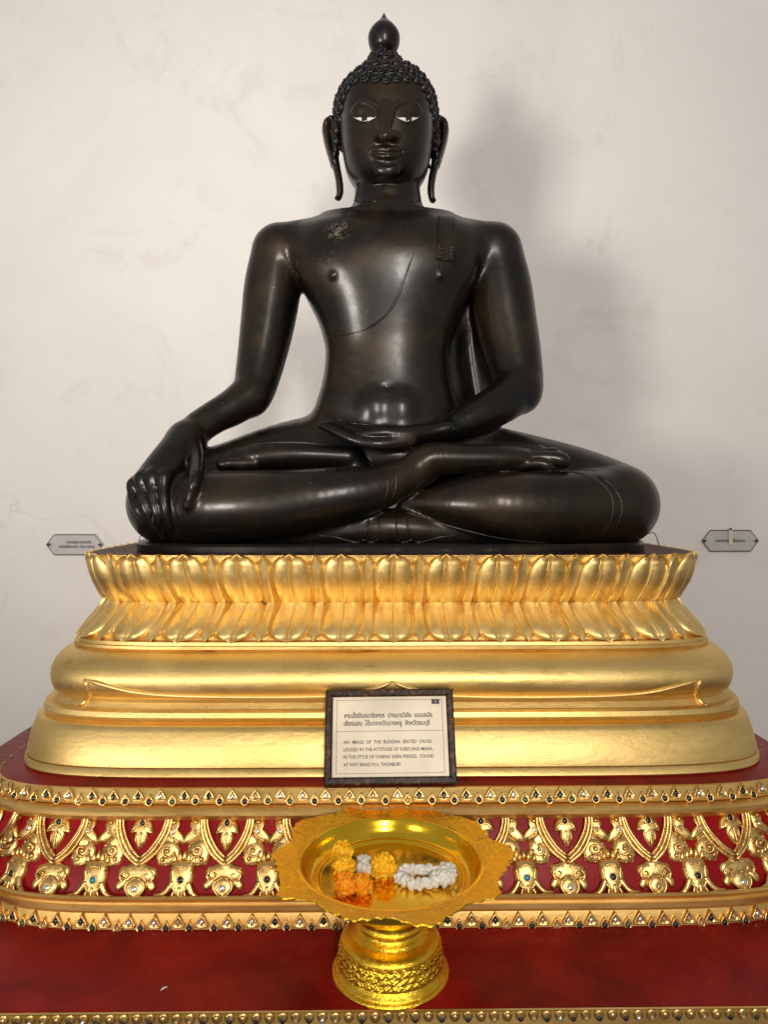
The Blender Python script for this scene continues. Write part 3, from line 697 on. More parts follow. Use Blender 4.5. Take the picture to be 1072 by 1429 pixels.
def surface_nets(lo, hi, h):
    n = np.ceil((hi-lo)/h).astype(int)+1; ax = [lo[i]+h*np.arange(n[i]) for i in range(3)]
    D = np.full(n, 1.0)
    for pr, sg, k in OPS:
        m = k+0.03; s0 = np.clip(((pr.lo-m-lo)/h).astype(int), 0, n-1); s1 = np.clip(((pr.hi+m-lo)/h).astype(int)+2, 1, n)
        if np.any(s1 <= s0): continue
        sl = tuple(slice(a, b) for a, b in zip(s0, s1)); g = np.meshgrid(*[ax[i][s0[i]:s1[i]] for i in range(3)], indexing='ij')
        q = np.stack([x.ravel() for x in g], 1); d = pr(q).reshape(g[0].shape); e = D[sl]
        if sg > 0:
            hh = np.maximum(k-np.abs(e-d), 0)/k; D[sl] = np.minimum(e, d)-hh*hh*k*0.25
        else:
            d = -d; hh = np.maximum(k-np.abs(e-d), 0)/k; D[sl] = np.maximum(e, d)+hh*hh*k*0.25
    ins = D < 0; cnt = np.zeros(n-1, np.int8)
    for a in (0,1):
        for b in (0,1):
            for c in (0,1): cnt += ins[a:n[0]-1+a, b:n[1]-1+b, c:n[2]-1+c]
    I = np.argwhere((cnt > 0) & (cnt < 8)); idx = np.full(n-1, -1); idx[tuple(I.T)] = np.arange(len(I))
    acc = np.zeros((len(I), 3)); ct = np.zeros(len(I))
    cs = [(a,b,c) for a in (0,1) for b in (0,1) for c in (0,1)]
    for A_ in cs:
        for ax_ in range(3):
            if A_[ax_]: continue
            B_ = list(A_); B_[ax_] = 1; ia = I+np.array(A_); ib = I+np.array(B_)
            da = D[tuple(ia.T)]; db = D[tuple(ib.T)]; cr = (da < 0) != (db < 0)
            t = np.where(cr, da/np.where(cr, da-db, 1), 0); acc += np.where(cr[:, None], np.array(A_)+t[:, None]*(np.array(B_)-np.array(A_)), 0); ct += cr
    V = lo+h*(I+acc/ct[:, None]); Q = []
    for ax_ in range(3):
        s0 = [slice(None)]*3; s1 = [slice(None)]*3; s0[ax_] = slice(0, -1); s1[ax_] = slice(1, None)
        a = ins[tuple(s0)]; b = ins[tuple(s1)]; E_ = np.argwhere(a != b); u, v = [i for i in range(3) if i != ax_]
        E_ = E_[(E_[:, u] > 0) & (E_[:, v] > 0) & (E_[:, u] < n[u]-1) & (E_[:, v] < n[v]-1)]
        du = np.eye(3, dtype=int)[u]; dv = np.eye(3, dtype=int)[v]
        q = np.stack([idx[tuple((E_-du-dv).T)], idx[tuple((E_-dv).T)], idx[tuple(E_.T)], idx[tuple((E_-du).T)]], 1)
        fl = a[tuple(E_.T)]
        if ax_ == 1: fl = ~fl
        q[~fl] = q[~fl][:, ::-1]; Q.append(q)
    return V, np.concatenate(Q)
lo_ = np.array([P(160,800,2.1)[0], 1.82, STAT.z]); lo_[2] = STAT.z-0.02
hi_ = np.array([P(935,800,2.1)[0], 2.50, P(540,60,2.26)[2]])
V, Q = surface_nets(lo_, hi_, 0.006)
def project(V, it=3, ops=None):
    e = 0.0012
    for _ in range(it):
        d = field(V); g = np.stack([field(V+np.eye(3)[i]*e)-d for i in range(3)], 1)/e
        gl = np.maximum((g*g).sum(1), 0.05); V = V-np.clip(d/gl, -0.004, 0.004)[:, None]*g
    return V
bm = bmesh.new(); me = mesh(V, Q); bm.from_mesh(me); bpy.data.meshes.remove(me)
bmesh.ops.delete(bm, geom=[v for v in bm.verts if not v.link_faces], context='VERTS')
def refine(test):
    ed = [e for e in bm.edges if test(e.verts[0].co) and test(e.verts[1].co)]
    bmesh.ops.subdivide_edges(bm, edges=ed, cuts=1, use_grid_fill=True)
zn = P(540, 292, 2.1).z
fine = lambda c: c.z > zn or (c.x < P(286,0,2.05).x and c.y < 2.08 and c.z < P(0,600,2.05).z) or (c.y < 2.06 and P(0,662,1.98).z < c.z < P(0,588,2.0).z and P(290,0,2).x < c.x < P(800,0,2).x)
refine(fine)
refine(lambda c: c.z > P(0,274,2.1).z and c.y < 2.16 and c.z < P(0,112,2.1).z and abs(c.x-P(540,0,2.1).x) < 0.12)
Vf = np.array([v.co for v in bm.verts]); msk = np.array([not fine(Vector(v)) for v in Vf]); Vf[~msk] = project(Vf[~msk], 2)
# a light relax removes grid chatter on the broad surfaces
ed = np.array([[v.index for v in e.verts] for e in (bm.verts.index_update() or bm.edges)])
def relax(Vf, lam, it, mask):
    for _ in range(it):
        a = np.zeros_like(Vf); c = np.zeros(len(Vf)); np.add.at(a, ed[:, 0], Vf[ed[:, 1]]); np.add.at(a, ed[:, 1], Vf[ed[:, 0]])
        np.add.at(c, ed[:, 0], 1); np.add.at(c, ed[:, 1], 1); t = Vf+lam*(a/np.maximum(c, 1)[:, None]-Vf); Vf = np.where(mask[:, None], t, Vf)
    return Vf
Vf = relax(Vf, 0.5, 4, msk); Vf[~msk] = relax(Vf, 0.3, 1, ~msk)[~msk]; hm = np.array([Vf[:, 0] < P(286,0,2.05).x, ~msk]).all(0); Vf = relax(Vf, 0.5, 6, hm)
statue = empty('buddha_statue', STAT)
tag(statue, 'dark bronze seated statue with crossed legs, one hand over its knee, on the golden throne', 'statue')
for v, c in zip(bm.verts, Vf): v.co = Vector(c)-STAT
bmesh.ops.recalc_face_normals(bm, faces=bm.faces)
me = bpy.data.meshes.new('body'); bm.to_mesh(me); bm.free(); me.materials.append(M['bronze'])
me.polygons.foreach_set('use_smooth', [True]*len(me.polygons))
sbody = link('body', me, statue)
sb = bvh_of(sbody)
def s_part(name, mb, mat): return link(name, mb.get([mat] if not isinstance(mat, list) else mat, True, STAT), statue)

# plinth plate cast with the figure
pl = Plan(0.735, 0.355, 3.6); tt = np.linspace(0, 1, 160, endpoint=False)
pz0 = DECK_Z+0.001-STAT.z; o = loft(pl, [(pz0, .735, .355), (-0.006, .737, .357), (0.001, .730, .350)], M['bronze'], statue, 'plinth_plate', tt, True, True)
o.location = (0.01, 0.005, 0)

# robe hems, belt and band lines following the body
def hem(pts, r, name='robe_hem', n=6, off=0.0006):
    segs = [[]]
    for p in spline(pts, n):
        h = hit(sb, p[0], p[1], off)
        if h is None: continue
        if segs[-1] and (h-segs[-1][-1]).length > 0.05: segs.append([])
        segs[-1].append(h)
    for hs in segs:
        if len(hs) < 3: continue
        rr = [r*min(1, .35+.3*i, .35+.3*(len(hs)-1-i)) for i in range(len(hs))]
        s_part(name, MB().tube(hs, rr, 6), M['bronze'])
hem([(578,352),(567,385),(556,415),(540,440),(515,458),(485,467),(457,470)], 0.0015)
hem([(574,362),(562,392),(550,420),(534,443),(508,461)], 0.0011)
hem([(441,566),(455,578),(475,587),(500,592),(530,594)], 0.0040, 'belt')
hem([(612,588),(630,577),(640,568)], 0.0034, 'belt')
hem([(562,696),(590,683),(625,671),(665,663),(720,658),(770,657),(815,662),(845,680),(856,705),(850,732),(832,758)], 0.0026)
hem([(835,664),(856,680),(868,705),(862,732),(846,757)], 0.0026)
hem([(563,713),(600,726),(650,740),(700,751),(760,757),(830,759)], 0.0026)
hem([(532,656),(540,668),(541,684),(536,700)], 0.0030, 'ankle_band'); hem([(548,654),(553,668),(552,684),(546,700)], 0.0030, 'ankle_band')
hem([(246,694),(250,715),(262,738),(278,754)], 0.0022)
hem([(646,573),(655,585),(658,598),(657,611)], 0.0018, 'wrist_line')
hem([(400,352),(409,372),(418,392)], 0.0016, 'armpit_fold')
# strap of the robe over the left shoulder with its notched end
def patch(name, f, nu, nv, off, mat, thick=0.006):
    g = [[hit(sb, *f(i/nu, j/nv), off) for i in range(nu+1)] for j in range(nv+1)]
    g = [r for r in g if all(p is not None for p in r)]
    if len(g) < 2: return
    b = MB(); W_ = nu+1; v = [p for r in g for p in r]+[p+px_ray(540,350)*thick for r in g for p in r]; L = len(g)*W_; fs = []
    for j in range(len(g)-1):
        for i in range(nu): fs.append((j*W_+i, (j+1)*W_+i, (j+1)*W_+i+1, j*W_+i+1))
    rim = [i for i in range(W_)]+[j*W_+nu for j in range(1, len(g))]+[(len(g)-1)*W_+i for i in range(nu-1, -1, -1)]+[j*W_ for j in range(len(g)-2, 0, -1)]
    for a, c in zip(rim, rim[1:]+rim[:1]): fs.append((a, c, c+L, a+L))
    b.add(v, fs); o = s_part(name, b, mat); o.data.set_sharp_from_angle(angle=math.radians(40)); return o
patch('shoulder_strap', lambda u, v: (612-3*v+u*24, 303+v*(62-6*abs(u-.45))), 8, 20, 0.0068, M['bronze'], 0.012)
for x0, x1, dy in ((614.5,611.5,0),(632.5,631.5,0)): hem([(x0,304),((x0+x1)/2,330),(x1,352)], 0.0030, 'strap_ridge', 4, 0.0072)
for k in range(4): hem([(608.5-k*.4,345+k*5.2),(616,345.5+k*5.6),(622-k,344+k*5.2)], 0.0024, 'strap_pleat', 3, 0.0076); hem([(625+k*.5,344+k*4.5),(631,350+k*5.2),(636,356+k*5)], 0.0024, 'strap_pleat', 3, 0.0076)
# pleated cloth ends between the shins
for sx in (-1, 1):
    g = lambda a: [(541+sx*x, y) for x, y in a]
    hem(g([(13,722),(12,738),(17,748),(24,754)]), 0.0030, 'cloth_fold', 5, 0.001); hem(g([(27,724),(28,738),(33,748),(38,753)]), 0.0028, 'cloth_fold', 5, 0.001)
    hem(g([(14,752),(19,756),(27,755.5),(33,753),(40,756),(52,755),(75,749),(100,747)]), 0.0034, 'cloth_fold', 5, 0.001)
# eyes: pale inlay with a dark pupil
for sx in (-1, 1):
    cx = 509.5 if sx < 0 else 569; hw = 15.2
    up_ = lambda t: 163.6+0.9*math.cos(t*PI/2)+1.6*max(0, 1-(t/.25)**2); dn = lambda t: 165.2+5.2*math.cos(t*PI/2)**1.2 if abs(t) < 1 else 165.2
    b = MB(); nu, nv = 18, 4; v = []; ok = True
    for j in range(nv+1):
        for i in range(nu+1):
            t = -1+2*i/nu; y = up_(t)+(dn(t)-up_(t))*j/nv; h = hit(sb, cx+t*hw, y, 0.0016); v.append(h)
    b.add(v, [(j*(nu+1)+i, (j+1)*(nu+1)+i, (j+1)*(nu+1)+i+1, j*(nu+1)+i+1) for j in range(nv) for i in range(nu)])
    e = s_part('eye_inlay', b, M['inlay'])
    pc = hit(sb, cx+0.3, 167.0, 0.0012); pb = MB().ball(pc, 0.0115, 14, 8, 0, (.92, .32, 1)); s_part('pupil', pb, M['gem_dark'])
    hem([(cx-hw-1,165),(cx-hw*.5,163.6),(cx,164.6),(cx+hw*.5,163.6),(cx+hw+1,165)], 0.0022, 'eyelid', 4, 0.0012)
    hem([(cx-hw+1,166),(cx-hw*.5,170),(cx,172),(cx+hw*.5,170),(cx+hw-1,166)], 0.0013, 'eyelid', 4, 0.001)

# flame orb on the crown
oc = P(536, 52, 2.26); s = 2.26/F
pr = [(11*s,-25*s),(16*s,-21*s),(19.5*s,-16*s),(22*s,-7*s),(22*s,1*s),(19.4*s,7.5*s),(15.6*s,13*s),(11.6*s,17*s),(8.2*s,20.6*s),(5.4*s,24*s),(3.2*s,27.4*s),(1.6*s,30.4*s),(0.3*s,33.5*s)]
prf = spline(pr, 4); b = MB().lathe([(max(p[0], .0004), p[1]) for p in prf], 40); b.v = [v+oc for v in b.v]
b.f.append(list(range(len(b.v)-40, len(b.v)))); b.m.append(0)
s_part('finial_orb', b, M['bronze'])
# snail curls: rows of knobs over the hair cap and the crown bump
def curl_mesh():
    b = MB(); out = [(math.sin(a), math.cos(a)) for a in np.linspace(0, 2*PI, 14, endpoint=False)]
    b.dome(out, 0.95, 0, 0.25, None, ((1.0,0),(1.02,0.4),(0.9,0.66),(0.72,0.72),(0.6,0.60),(0.42,0.76),(0.2,0.84)))
    sp = [(math.cos(a)*(0.95-a*0.09), -0.32-a*0.05, math.sin(a)*(0.95-a*0.09)) for a in np.linspace(0, 8.2, 26)]
    b.tube(sp, [0.22-0.004*i for i in range(26)], 6); return b.get([M['curl']])
CM = curl_mesh()
hairline = lambda dx: float(np.interp(abs(dx), [0,22,40,52,60,64,66,70], [117,115,116,127,142,165,196,208]))
hc = np.array(P(538.5, 150, 2.26)); cnt = 0
spots = []; done = []
for row in range(15):
    el = math.radians(-36+row*9.6) if row < 12 else None
    if el is None: break
    rad = math.cos(el); n = max(5, int(2*PI*rad*0.155/0.0335))
    for k in range(n):
        az = 2*PI*(k+0.5*(row % 2))/n; d = np.array([math.sin(az)*rad, -math.cos(az)*rad, math.sin(el)]); spots.append((hc, d))
for row in range(4):                                   # the crown bump
    z = P(0, 101-row*8, 2.26)[2]; n = (11, 9, 7, 6)[row]
    for k in range(n):
        az = 2*PI*(k+0.5*(row % 2))/n; spots.append((np.array([hc[0], hc[1], z]), np.array([math.sin(az), -math.cos(az), 0.12])))
cs_ = np.array([c for c, d in spots]); ds_ = np.array([d for c, d in spots]); tt_ = np.full(len(spots), 0.42); live = np.ones(len(spots), bool)
for _ in range(220):
    if not live.any(): break
    e_ = field(cs_[live]+ds_[live]*tt_[live, None]); i_ = np.where(live)[0]; live[i_[e_ < 0.001]] = False
    k_ = i_[e_ >= 0.001]; tt_[k_] -= np.clip(e_[e_ >= 0.001]*0.7, 0.0006, 0.02); live[tt_ < 0.02] = False
front = []                                             # first the row along the hairline
for ro, (kx, ky) in enumerate(((1.03, 1.11), (1.09, 1.33), (1.12, 1.54))):
    for sx in (-1, 1):
        x0_ = 0.0; a_ = 0.0 if ro % 2 == 0 else 7.3; last = None
        while x0_ < 67.5:
            y0_ = hairline(x0_); q_ = (x0_*kx, 165+(y0_-165)*ky if y0_ < 165 else y0_)
            if last: a_ -= math.hypot(q_[0]-last[0], q_[1]-last[1])
            last = q_
            if a_ <= 0:
                if not (sx > 0 and x0_ == 0) and q_[1] < 200: front.append(hit(sb, 538.8+sx*min(q_[0], 68), q_[1]))
                a_ = 14.6
            x0_ += 0.2
front = [np.array(h) for h in front if h is not None]; NF = len(front)
for hi_c, h in enumerate(front+list(cs_+ds_*tt_[:, None])):
    px = HX+h[0]/h[1]*F; py = HY-(h[2]-EYE)/h[1]*F
    if hi_c >= NF and h[1] < 2.27 and py > hairline(px-538.8)-9: continue
    if hi_c >= NF and py > 232 or (abs(px-538.5) > 70.5 and py > 158): continue
    if any(np.linalg.norm(h-q) < 0.0245 for q in done): continue
    done.append(h); e = 0.002
    g = np.array([field((h+np.eye(3)[i]*e)[None])[0]-field((h-np.eye(3)[i]*e)[None])[0] for i in range(3)]); g /= np.linalg.norm(g)+1e-9
    o = link('hair_curl', CM, statue, Vector(h)-STAT)
    o.rotation_mode = 'QUATERNION'; o.rotation_quaternion = Vector(g).to_track_quat('-Y', 'Z'); s_ = 0.0163*random.uniform(.92, 1.08); o.scale = (s_, s_, s_)

# ------------------------------------------------------------------ caption board leaning against the throne
M['panel'] = plain('cream_card', (0.72, 0.62, 0.46), 0.4, sc=8)
M['ink'] = plain('black_print', (0.02, 0.016, 0.013), 0.5, sc=80)
M['line'] = plain('brown_rule', (0.16, 0.11, 0.07), 0.5, sc=80)
def frame_mat():
    m, nt, b = newmat('mottled_dark_frame'); v = coords(nt); n1 = noise(nt, v, 55, 7, 0.7, 1.5)
    nt.links.new(ramp(nt, n1, [(0.42, (0.008, 0.006, 0.005)), (0.56, (0.05, 0.022, 0.01)), (0.70, (0.24, 0.11, 0.045))]).outputs[0], b.inputs['Base Color'])
    b.inputs['Roughness'].default_value = 0.42; b.inputs['Specular IOR Level'].default_value = 0.2; return m
M['frame'] = frame_mat()
sgl = on_z(545.5, 1097.5, LEDGE_Z+0.0015)
lean = math.atan2(0.085, 0.190)
sign = empty('caption_board', sgl+Vector((0, 0.010, 0)), rot=(-lean, math.radians(-0.6), math.radians(0.5)))
tag(sign, 'cream caption board in a dark mottled frame leaning on the golden throne', 'sign')
SW, SH, FW, FT = 0.2975, 0.2085, 0.0165, 0.014
b = MB(); x = SW/2
def bar(a0, a1, b1, b0):            # mitred frame bar with a rounded front
    v = []
    for (ox, iz) in ((0, 0), (0.0, 1)): pass
    pts = [a0, a1, b1, b0]
    for y in (0.0, -FT*.75): v += [(p[0], y, p[1]) for p in pts]
    cx = sum(p[0] for p in pts)/4; cz = sum(p[1] for p in pts)/4
    hor = abs(a1[0]-a0[0]) > abs(a1[1]-a0[1])
    for p in pts: v.append((p[0]*1.0 if hor else cx+(p[0]-cx)*.6, -FT, cz+(p[1]-cz)*.6 if hor else p[1]))
    return MB().add(v, [(0,1,5,4),(1,2,6,5),(2,3,7,6),(3,0,4,7),(4,5,9,8),(5,6,10,9),(6,7,11,10),(7,4,8,11),(8,9,10,11),(3,2,1,0)])
for a in (((-x,0),(x,0),(x-FW,FW),(-x+FW,FW)), ((x,0),(x,SH),(x-FW,SH-FW),(x-FW,FW)), ((x,SH),(-x,SH),(-x+FW,SH-FW),(x-FW,SH-FW)), ((-x,SH),(-x,0),(-x+FW,FW),(-x+FW,SH-FW))):
    link('frame_bar', bar(*a).get([M['frame']], False), sign)
pw = x-FW+0.003
panel = link('panel', MB().box((-pw, -0.006, FW-0.003), (pw, -0.001, SH-FW+0.003)).get([M['panel']], False), sign)
link('backing', MB().box((-x+.004, 0.0005, .004), (x-.004, 0.003, SH-.004)).get([M['ink']], False), sign)
# face coordinates of the card taken from the photograph's zoom: (u, v) inside the card, 0..1
cw, ch = 2*pw-0.006, SH-2*FW
def cu(u): return -cw/2+u*cw
def cvv(v): return FW+ch*(1-v)
def rule(u0, v0, u1, v1, t=0.0009):
    a = MB().box((cu(u0)-t/2, -0.0066, cvv(v1)-t/2), (cu(u1)+t/2, -0.0058, cvv(v0)+t/2)); link('rule_line', a.get([M['line']], False), panel)
rule(.035,.04,.962,.04); rule(.035,.955,.962,.955); rule(.035,.04,.035,.955); rule(.962,.04,.962,.955); rule(.035,.437,.962,.437)
link('number_plate', MB().box((cu(.872), -0.0070, cvv(.100)), (cu(.94), -0.0058, cvv(.040))).get([M['ink']], False), panel)
def text_mesh(txt, mat, bold=0.0, spacing=1.0):
    cu_ = bpy.data.curves.new('t', 'FONT'); cu_.body = txt; cu_.size = 1; cu_.offset = bold; cu_.space_word = spacing; cu_.resolution_u = 3
    o = bpy.data.objects.new('t', cu_); COL.objects.link(o); dg = bpy.context.evaluated_depsgraph_get()
    me = bpy.data.meshes.new_from_object(o.evaluated_get(dg)); bpy.data.objects.remove(o); bpy.data.curves.remove(cu_)
    me.materials.clear(); me.materials.append(mat); return me
def put_text(txt, parent, x0, x1, zc, h, y, name, mat='ink', bold=0.0, cap=None, spacing=1.0):
    me = text_mesh(txt, M[mat], bold, spacing); xs = [v.co.x for v in me.vertices]; ys = [v.co.y for v in me.vertices]
    if not xs: return None
    base, top = (min(ys), max(ys)) if cap is None else cap
    for v in me.vertices:
        v.co = ((v.co.x-min(xs))/(max(xs)-min(xs))*(x1-x0)+x0, y, (v.co.y-(base+top)/2)/(top-base)*h+zc)
    return link(name, me, parent)
for txt, v, u1 in (('พระนั่งขัดสมาธิเพชร  ปางมารวิชัย  แบบสมัย', .243, .872), ('เชียงแสน  ได้มาจากวัดบางพลู  จังหวัดธนบุรี', .342, .850)):
    put_text(txt, panel, cu(.100), cu(u1), cvv(v), ch*.046, -0.0064, 'printed_line', 'ink', 0.020, (0, 0.56))
for txt, v, u1 in (('AN  IMAGE  OF  THE  BUDDHA  SEATED  CROSS-', .570, .868), ('LEGGED IN THE ATTITUDE OF SUBDUING MARA,', .662, .868),
                   ('IN THE STYLE OF CHIENG SAEN PERIOD.  FOUND', .752, .876), ('AT WAT BANG PLU, THONBURI', .846, .585)):
    put_text(txt, panel, cu(.097), cu(u1), cvv(v), ch*.043, -0.0064, 'printed_line', 'ink', 0.012, (0, 0.72))
put_text('3', panel, cu(.901), cu(.912), cvv(.07), ch*.032, -0.0073, 'printed_number', 'panel', 0.0)

# ------------------------------------------------------------------ offering tray on its foot
TC = Vector((P(545, 0, 1.369).x, 1.369, 0.0015))
tray = empty('offering_tray', TC, 0)
tag(tray, 'polished golden pedestal tray with scalloped rim holding flower garlands', 'tray')
def foot_mod(i, a, r, z):
    if 0.024 < z < 0.060:
        t = (z-.024)/.036
        return r+0.0022*(abs(math.sin(a*17+math.sin(t*9)*1.1))*abs(math.sin(t*PI*3.4+.3*math.sin(a*17)))+0.8*abs(math.cos(a*41+t*13))**2*abs(math.cos(a*23-t*15)))
    return r
fp = [(0.098,0.0),(0.1105,0.0008),(0.1120,0.004),(0.1105,0.0075),(0.1075,0.009),(0.1085,0.0115),(0.1070,0.0145),(0.1035,0.0165),(0.1020,0.0205),(0.1000,0.0225)]
fp += [(0.1000-0.0058*t, 0.0225+0.0405*t) for t in np.linspace(.03, 1, 44)]
fp += [(0.0930,0.0655),(0.0895,0.0700),(0.0830,0.0735),(0.0745,0.0760),(0.0700,0.0785),(0.0690,0.0815),(0.0660,0.0835),(0.0620,0.0870),(0.0605,0.0910),(0.0610,0.0950),(0.0650,0.0980),(0.0660,0.1005),(0.0640,0.1030),(0.0635,0.108)]
fo = link('foot', MB().lathe(fp, 360, 0, foot_mod).get([M['tray_emb']]), tray)
fo.data.set_sharp_from_angle(angle=math.radians(45))
cp = [(0.0635,0.107),(0.066,0.118),(0.074,0.130),(0.090,0.145),(0.115,0.158),(0.142,0.168),(0.163,0.180),(0.174,0.198),(0.180,0.2125)]
link('bowl_underside', MB().lathe(spline(cp, 4), 120).get([M['tray']]), tray)
ip = [(0.0005,0.1795),(0.06,0.1795),(0.125,0.1795),(0.1345,0.1800),(0.1375,0.1830),(0.1410,0.1835),(0.1460,0.1815),(0.1540,0.1840),(0.1610,0.1930),(0.1650,0.2040),(0.1690,0.2120),(0.1725,0.2150),(0.1780,0.2150)]
bowl = link('bowl', MB().lathe(spline(ip, 3), 140).get([M['tray']]), tray)
NL = 10
def lobes(a): return 1-abs(math.sin(a*NL/2))**0.9
def rim_r(i, a, r, z):
    t = max(0, (r-0.178)/0.030); return r+t*(0.024*lobes(a)**0.8+0.0035*abs(math.sin(a*30))+0.002*math.sin(a*71)+0.005*math.sin(a*5+2)+0.003*math.sin(a*17))
def rim_z(i, a, r, z):
    t = max(0, (r-0.178)/0.030)
    e = 0.0018*abs(math.sin(a*18+math.sin(t*8)*1.4))**2*math.sin(min(1, t)*PI)
    return z+t*0.006+e*0.35+0.0025*t*math.sin(a*3+.5)+0.002*t*math.sin(a*NL)
rp = [(0.178,0.2150)]+[(0.178+0.030*t, 0.2150) for t in np.linspace(.05, 1, 16)]+[(0.2085,0.2125),(0.204,0.2115),(0.195,0.2105),(0.1795,0.2105)]
rim = link('scalloped_rim', MB().lathe(rp, 288, 0, rim_r, rim_z).get([M['tray_emb']]), tray); rim.data.set_sharp_from_angle(angle=math.radians(60))

# ------------------------------------------------------------------ garlands in the tray
FLOOR = TC.z+0.1798
def petal_mat(name, c0, c1):
    m, nt, b = newmat(name); v = coords(nt); n1 = noise(nt, v, 90, 3)
    nt.links.new(ramp(nt, n1, [(0.3, c0), (0.7, c1)]).outputs[0], b.inputs['Base Color']); b.inputs['Roughness'].default_value = 0.6
    b.inputs['Subsurface Weight'].default_value = 0.15; b.inputs['Subsurface Radius'].default_value = (.01, .004, .001); b.inputs['Subsurface Scale'].default_value = 0.3
    return m
M['mari'] = petal_mat('marigold_yellow', (1.0, 0.52, 0.006), (1.0, 0.66, 0.02))
M['mari2'] = petal_mat('marigold_orange', (1.0, 0.33, 0.003), (1.0, 0.47, 0.008))
M['jas'] = petal_mat('jasmine_white', (0.72, 0.68, 0.58), (0.86, 0.83, 0.75))
M['string'] = plain('dark_string', (0.03, 0.03, 0.015), 0.7)
def marigold_mesh(r, seed, mat):
    rr = random.Random(seed); b = MB(); b.ball((0,0,0), r*.72, 10, 7)
    for i in range(120):
        z = 1-2*(i+.5)/120; a = i*2.39996+rr.uniform(-.2,.2); q = math.sqrt(1-z*z); n = Vector((q*math.cos(a), q*math.sin(a), z))
        t = n.cross(Vector((rr.gauss(0,1), rr.gauss(0,1), rr.gauss(0,1)))).normalized(); s_ = n.cross(t)
        w_ = r*rr.uniform(.14,.23); l = r*rr.uniform(.85,1.12); tl = t*r*rr.uniform(-.15,.15)
        p0 = n*r*.55; pm = n*l*.86+tl*.5; p1 = n*l+tl+s_*rr.uniform(-.4,.4)*w_
        b.add([p0-s_*w_*.5, p0+s_*w_*.5, pm+s_*w_+t*w_*.3, pm-s_*w_+t*w_*.3, p1+s_*w_*.9-t*w_*.5, p1-s_*w_*.9-t*w_*.5, p1+n*w_*.4],
              [(0,1,2,3), (3,2,4,5), (5,4,6)])
    return b.get([M[mat]], False)
def seat(px, py, r): return on_z(px, py, FLOOR+r)
gar = empty('marigold_garland', seat(500, 1222, 0) if False else Vector((P(505,0,1.35).x, 1.365, FLOOR)))
tag(gar, 'garland of orange and yellow marigold heads lying in the golden tray', 'garland')
for k, (px, py, rp_, mt, lift) in enumerate(((478,1189,18,'mari',0.004),(480,1211,17,'mari',0.010),(483,1233,18,'mari2',0),(505,1233,15.5,'mari2',0),(536,1209,20.5,'mari',0))):
    r = rp_*1.18/F; p = seat(px, py, r*.8+lift); o = link('marigold_head', marigold_mesh(r, k+3, mt), gar, p-gar.location, (k, k*1.3, k*.7))
def bud_mesh(seed):
    rr = random.Random(seed); b = MB()
    for k in range(4):
        a = k*PI/2+rr.uniform(-.3,.3); b.ball((math.cos(a)*.0042, math.sin(a)*.0042, rr.uniform(-.001,.001)), 0.0048*rr.uniform(.8,1.15), 8, 6, 0, (1, 1, 1.9))
    return b.get([M['jas']])
BUD = [bud_mesh(i) for i in range(4)]
def bud(parent, px, py, z, sc=1.0):
    p = on_z(px, py, FLOOR+z); o = link('jasmine_bud', random.choice(BUD), parent, p-parent.location, (random.uniform(0,3), random.uniform(0,3), random.uniform(0,3))); o.scale = (sc,)*3; return o
for px, py in ((504,1199),(512,1199),(505,1212),(513,1211),(509,1206)): bud(gar, px, py, 0.011, 1.15)
sp = [on_z(p[0], p[1], FLOOR+.014)-gar.location for p in spline([(484,1192),(497,1197),(508,1200),(524,1206)], 4)]
link('string', MB().tube(sp, 0.0022, 6).get([M['string']]), gar)
jg = empty('jasmine_garland', Vector((P(595,0,1.37).x, 1.36, FLOOR)))
tag(jg, 'small looped garland of white jasmine buds lying in the golden tray', 'garland')
for px, py in ((560,1216),(567,1213),(577,1212.5),(588,1213.5),(599,1213),(558,1223),(564,1228),(574,1232),(585,1233),(596,1232.5),(606,1230),(608,1215),(607,1222)): bud(jg, px, py, 0.0095, 1.28)
for k in range(20):
    a = k*2.4; q = math.sqrt((k+.5)/20); bud(jg, 621+math.cos(a)*q*11, 1219+math.sin(a)*q*11.5, 0.010+0.012*(1-q), 1.12)

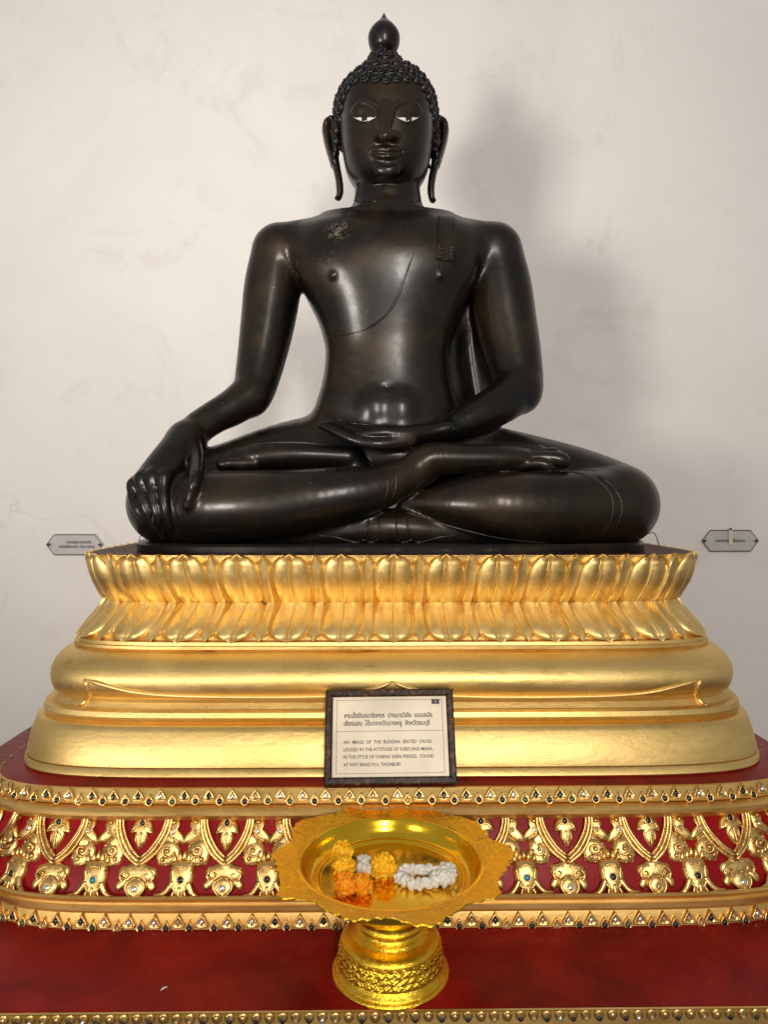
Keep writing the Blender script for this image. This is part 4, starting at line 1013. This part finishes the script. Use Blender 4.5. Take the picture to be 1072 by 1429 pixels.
# ------------------------------------------------------------------ clear plaques screwed to the wall
def acrylic():
    m, nt, b = newmat('clear_acrylic'); v = coords(nt)
    nt.links.new(ramp(nt, noise(nt, v, 30, 4), [(0.3, (0.60, 0.59, 0.59)), (0.7, (0.72, 0.71, 0.70))]).outputs[0], b.inputs['Base Color'])
    b.inputs['Roughness'].default_value = 0.12; b.inputs['Alpha'].default_value = 0.36; return m
M['acrylic'] = acrylic(); M['acr_edge'] = plain('acrylic_edge', (0.05, 0.05, 0.05), 0.3)
def plaque(x0, x1, y0, y1, label, lines, hook):
    d = WALL_D-0.012; c = P((x0+x1)/2, (y0+y1)/2, d); w_ = (x1-x0)*d/F/2; h_ = (y1-y0)*d/F/2
    e = empty('wall_plaque', c, 0); tag(e, label, 'plaque')
    out = [(-w_,0),(-w_+h_*.75,h_),(w_-h_*.75,h_),(w_,0),(w_-h_*.75,-h_),(-w_+h_*.75,-h_)]
    b = MB(); b.add([(p[0], -.004, p[1]) for p in out]+[(p[0], .004, p[1]) for p in out], [(5,4,3,2,1,0), (6,7,8,9,10,11)]+[(i, (i+1) % 6, (i+1) % 6+6, i+6) for i in range(6)])
    sheet = link('acrylic_sheet', b.get([M['acrylic']], False), e)
    link('sheet_edge', MB().tube([(p[0], -.004, p[1]) for p in out], 0.0021, 6, 0, True).get([M['acr_edge']], False), e)
    for sx in (-1, 1): link('screw', MB().ball((sx*(w_-.010), -.006, 0), 0.0065, 10, 6).get([M['acr_edge']]), e)
    for sx in (-1, 1): link('spacer', MB().tube([(sx*(w_-.010), .004, 0), (sx*(w_-.010), .012, 0)], .004, 8).get([M['acr_edge']]), e)
    for t, u0, u1, v in lines: put_text(t, e, -w_+2*w_*u0, -w_+2*w_*u1, h_-2*h_*v, h_*.20, -0.0055, 'printed_line', 'ink', .02, (0, .56))
    if hook: link('hanging_tab', MB().box((-.008, -.0065, -h_*.35), (.008, -.0045, h_*1.25)).get([M['panel']], False), e); link('tab_screw', MB().ball((0, -.007, h_*1.12), .0055, 8, 5).get([M['acr_edge']]), e)
plaque(65.5, 143, 746, 774, 'clear hexagonal plaque with two printed lines, half behind the golden throne', (('พระพุทธรูป ปางมารวิชัย', .36, .80, .38), ('สมัยเชียงแสน วัดบางพลู', .22, .86, .60)), False)
plaque(980, 1058, 740, 769, 'clear hexagonal plaque with one printed line and a pale hanging tab', (('พระพุทธรูป เชียงแสน', .24, .76, .50), ), True)
# bent wires lying on the throne beside the knees
M['wire'] = plain('grey_wire', (0.12, 0.11, 0.10), 0.35, 0.8)
for pts, lb in (((( 905,744.5),(914,744.5),(921,756.5)), 'thin bent wire standing by the knee with double hem lines'), (((192,757.5),(196,748),(204,745)), 'thin bent wire standing by the knee under the draped hand')):
    q = [P(x, y, 2.16) for x, y in pts]; foot_i = 2 if lb.endswith('lines') else 0
    q[foot_i] = Vector((q[foot_i].x, q[foot_i].y, DECK_Z+.0012))
    o = link('bent_wire', MB().tube([Vector(a)-q[foot_i] for a in spline([tuple(v) for v in q], 4)], 0.0014, 6).get([M['wire']]), None, q[foot_i]); tag(o, lb, 'wire')
# fallen petal on the red deck
pc = on_z(229, 1379.5, 0.0035)
pv = []; 
for j in range(3):
    for i in range(6): t = i/5*2-1; pv.append((t*.0065, (j-1)*.0022*(1-t*t*.7), .0022*(1-t*t)+.0008*abs(j-1)+t*.0012))
o = link('fallen_petal', mesh(pv, [(j*6+i, j*6+i+1, (j+1)*6+i+1, (j+1)*6+i) for j in range(2) for i in range(5)], [M['jas']]), None, pc, (0, 0, .5)); tag(o, 'tiny white petal fallen on the red lacquer deck', 'petal')
sm = o.modifiers.new('thickness', 'SOLIDIFY'); sm.thickness = 0.0006
